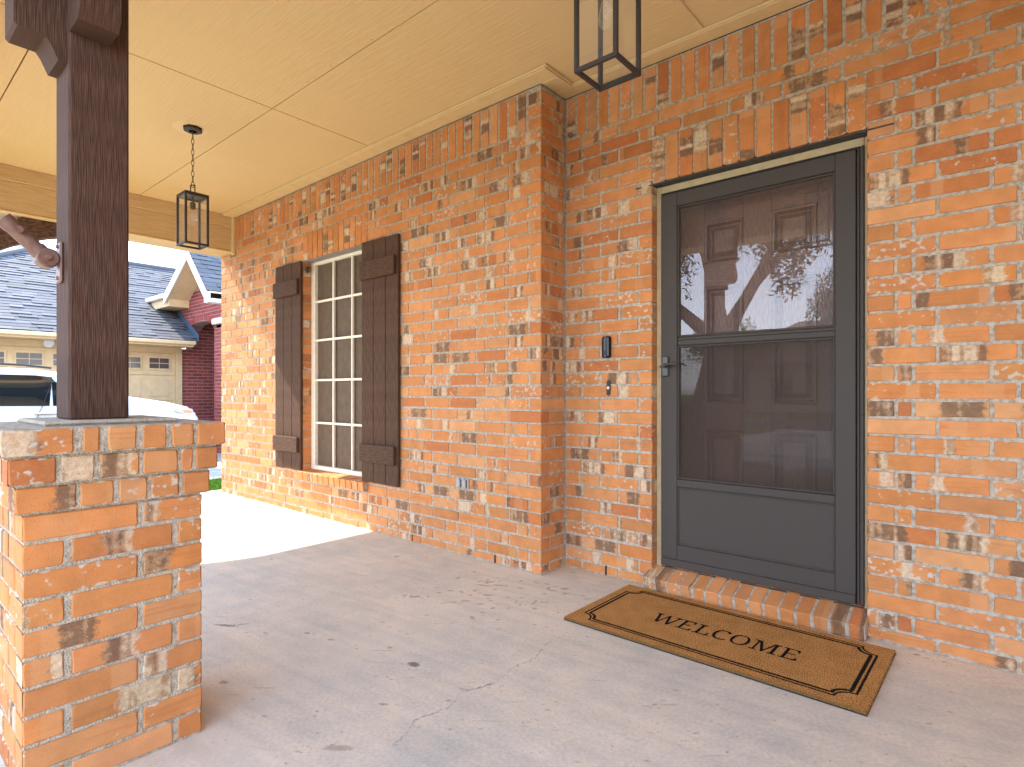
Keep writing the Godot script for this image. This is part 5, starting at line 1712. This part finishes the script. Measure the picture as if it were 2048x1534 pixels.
# the live oak whose boughs hang in front of the porch
func oak() -> void:
	var t := thing("oak_tree", "live oak with a leaning trunk and drooping leafy boughs beside the driveway", "tree", Vector3(-5.1, G, 6.4))
	var mb := MB.new()
	mb.tube([Vector3(0, -0.1, 0), Vector3(0.0, 0.25, 0), Vector3(0.05, 1.0, 0), Vector3(0.3, 1.9, 0.0), Vector3(0.55, 2.5, 0)], [0.46, 0.32, 0.26, 0.25, 0.26], 14)
	var boughs := [[Vector3(0.55, 2.4, 0), Vector3(0.95, 3.1, -0.2), Vector3(1.7, 4.2, -0.5), Vector3(3.2, 5.2, -0.9)], [Vector3(0.5, 2.4, 0), Vector3(0.2, 3.6, 0.2), Vector3(-0.2, 5.0, 0.3), Vector3(-0.3, 6.6, 0.4)], [Vector3(0.45, 2.3, 0), Vector3(-0.6, 3.3, -0.2), Vector3(-1.8, 4.3, -0.4), Vector3(-3.0, 5.0, -0.5)], [Vector3(0.5, 2.5, 0), Vector3(0.9, 3.7, 0.8), Vector3(1.5, 4.8, 1.8), Vector3(2.2, 5.6, 2.6)], [Vector3(0.5, 2.5, 0), Vector3(0.6, 3.6, -0.9), Vector3(1.0, 4.6, -1.7), Vector3(1.6, 5.2, -2.3)]]
	for b in boughs:
		mb.tube(b, [0.17, 0.11, 0.07, 0.03], 10)
	put(mb, "trunk", M.bark, t)
	mb = MB.new()
	var green := Color(0.060, 0.075, 0.022)
	for b in boughs:
		for k in 5:
			var c: Vector3 = b[2].lerp(b[3], k / 4.0)
			leaf_cloud(mb, c + Vector3(rng.randf_range(-0.5, 0.5), rng.randf_range(-0.3, 0.7), rng.randf_range(-0.5, 0.5)), Vector3(1.0, 0.7, 1.0), 300, 0.06, green)
	for k in 15:
		leaf_cloud(mb, Vector3(rng.randf_range(-2.0, 5.0), rng.randf_range(4.2, 5.2), rng.randf_range(-1.6, 0.8)), Vector3(0.7, 0.35, 0.6), 260, 0.055, green)
	# hanging sprays between trunk and driveway
	for k in 34:
		var at := Vector3(rng.randf_range(-1.6, 4.2), rng.randf_range(3.9, 4.7), rng.randf_range(-1.2, 0.6))
		if absf(at.x - 0.6) < 0.35: at.x += 1.0
		var len := rng.randf_range(0.3, 1.25)
		var sway := Vector3(rng.randf_range(-0.3, 0.3), 0, rng.randf_range(-0.3, 0.3))
		for j in 7:
			var f := j / 6.0
			leaf_cloud(mb, at + Vector3(0, -len * f, 0) + sway * f, Vector3(0.28, 0.20, 0.28) * (1.1 - 0.6 * f), int(26 * (1.15 - f * 0.75)), 0.068, green)
	put(mb, "crown", M.leaf, t)

func build_front_yard() -> void:
	oak()
	tree(Vector3(-5.7, G, 24.0), "shade_tree", "tall leafy tree growing across the street beside the pale house", 7.5, 1.3, 4000, 0.12, Color(0.05, 0.09, 0.025))
	tree(Vector3(-14.4, G, 31.0), "shade_tree", "bright green tree growing across the street beyond the lawn", 6.4, 1.7, 3000, 0.13, Color(0.10, 0.16, 0.03))
	tree(Vector3(-12.0, G, 30.0), "shade_tree", "small yellow green tree growing across the street", 5.8, 1.5, 3000, 0.12, Color(0.13, 0.17, 0.03))
	# house across the street
	var h := thing("brick_house", "pale brick house with a brown hipped roof across the street", "house", Vector3(-8.0, G, 36.0))
	var o := h.position
	box(Vector3(-15, G, 33), Vector3(-2, 2.9, 40), 0.0, "wall", M.house_tan, h)
	var mb := MB.new()
	var a := Vector3(-15.6, 2.9, 32.4) - o; var b := Vector3(-1.4, 2.9, 32.4) - o; var c := Vector3(-1.4, 2.9, 40.6) - o; var d := Vector3(-15.6, 2.9, 40.6) - o
	var r0 := Vector3(-10.6, 5.9, 36.5) - o; var r1 := Vector3(-7.0, 5.9, 36.5) - o
	mb.face(Vector3.UP, b, a, r0, r1); mb.face(Vector3.UP, d, c, r1, r0); mb.face(Vector3.UP, a, d, r0); mb.face(Vector3.UP, c, b, r1)
	put(mb, "roof", M.far_roof, h)
	for x in [-14.0, -11.4]:
		box(Vector3(x, 0.7, 33.001), Vector3(x + 1.3, 2.1, 32.96), 0.0, "window", M.car_glass, h)
	box(Vector3(-8.2, G, 32.96), Vector3(-3.4, 2.1, 32.998), 0.0, "garage_door", M.house_trim, h)
	# low clipped shrubs along the edge of the porch
	for k in 8:
		var sx := -6.4 + k * 0.78
		var sh := thing("boxwood_shrub", "low clipped boxwood shrub in the row along the porch edge", "shrub", Vector3(sx, G, 1.9 + rng.randf_range(-0.05, 0.05)), "boxwood shrubs along the porch")
		var tall := [0.40, 0.44, 0.52, 0.42, 0.40, 0.36, 0.34, 0.33][k] as float
		var q := MB.new()
		leaf_cloud(q, Vector3(0, tall * 0.5, 0), Vector3(0.48, tall * 0.5, 0.42), 1500, 0.030, Color(0.045, 0.075, 0.02))
		put(q, "foliage", M.leaf, sh)
		q = MB.new()
		q.tube([Vector3(0, -0.05, 0), Vector3(0.02, 0.1, 0), Vector3(0, tall * 0.6, 0)], [0.03, 0.025, 0.01], 6)
		put(q, "stem", M.bark, sh)
	# grass beside the porch end
	mb = MB.new()
	for k in 9000:
		var p := Vector3(rng.randf_range(-8.73, -6.65), G, rng.randf_range(-5.4, -1.2))
		var s := rng.randf_range(0.7, 1.3)
		mb.col = Color(0.11 * s, 0.22 * s, 0.02 * s)
		var w := Vector3(rng.randf_range(-1, 1), 0, rng.randf_range(-1, 1)).normalized() * 0.006
		mb.tri(p - w, p + w, p + Vector3(rng.randf_range(-0.03, 0.03), rng.randf_range(0.05, 0.10), rng.randf_range(-0.03, 0.03)))
	var g := put(mb, "grass", M.leaf)
	tag(g, "bright green grass strip beyond the end of the porch", "grass")
	g.set_meta("kind", "stuff")
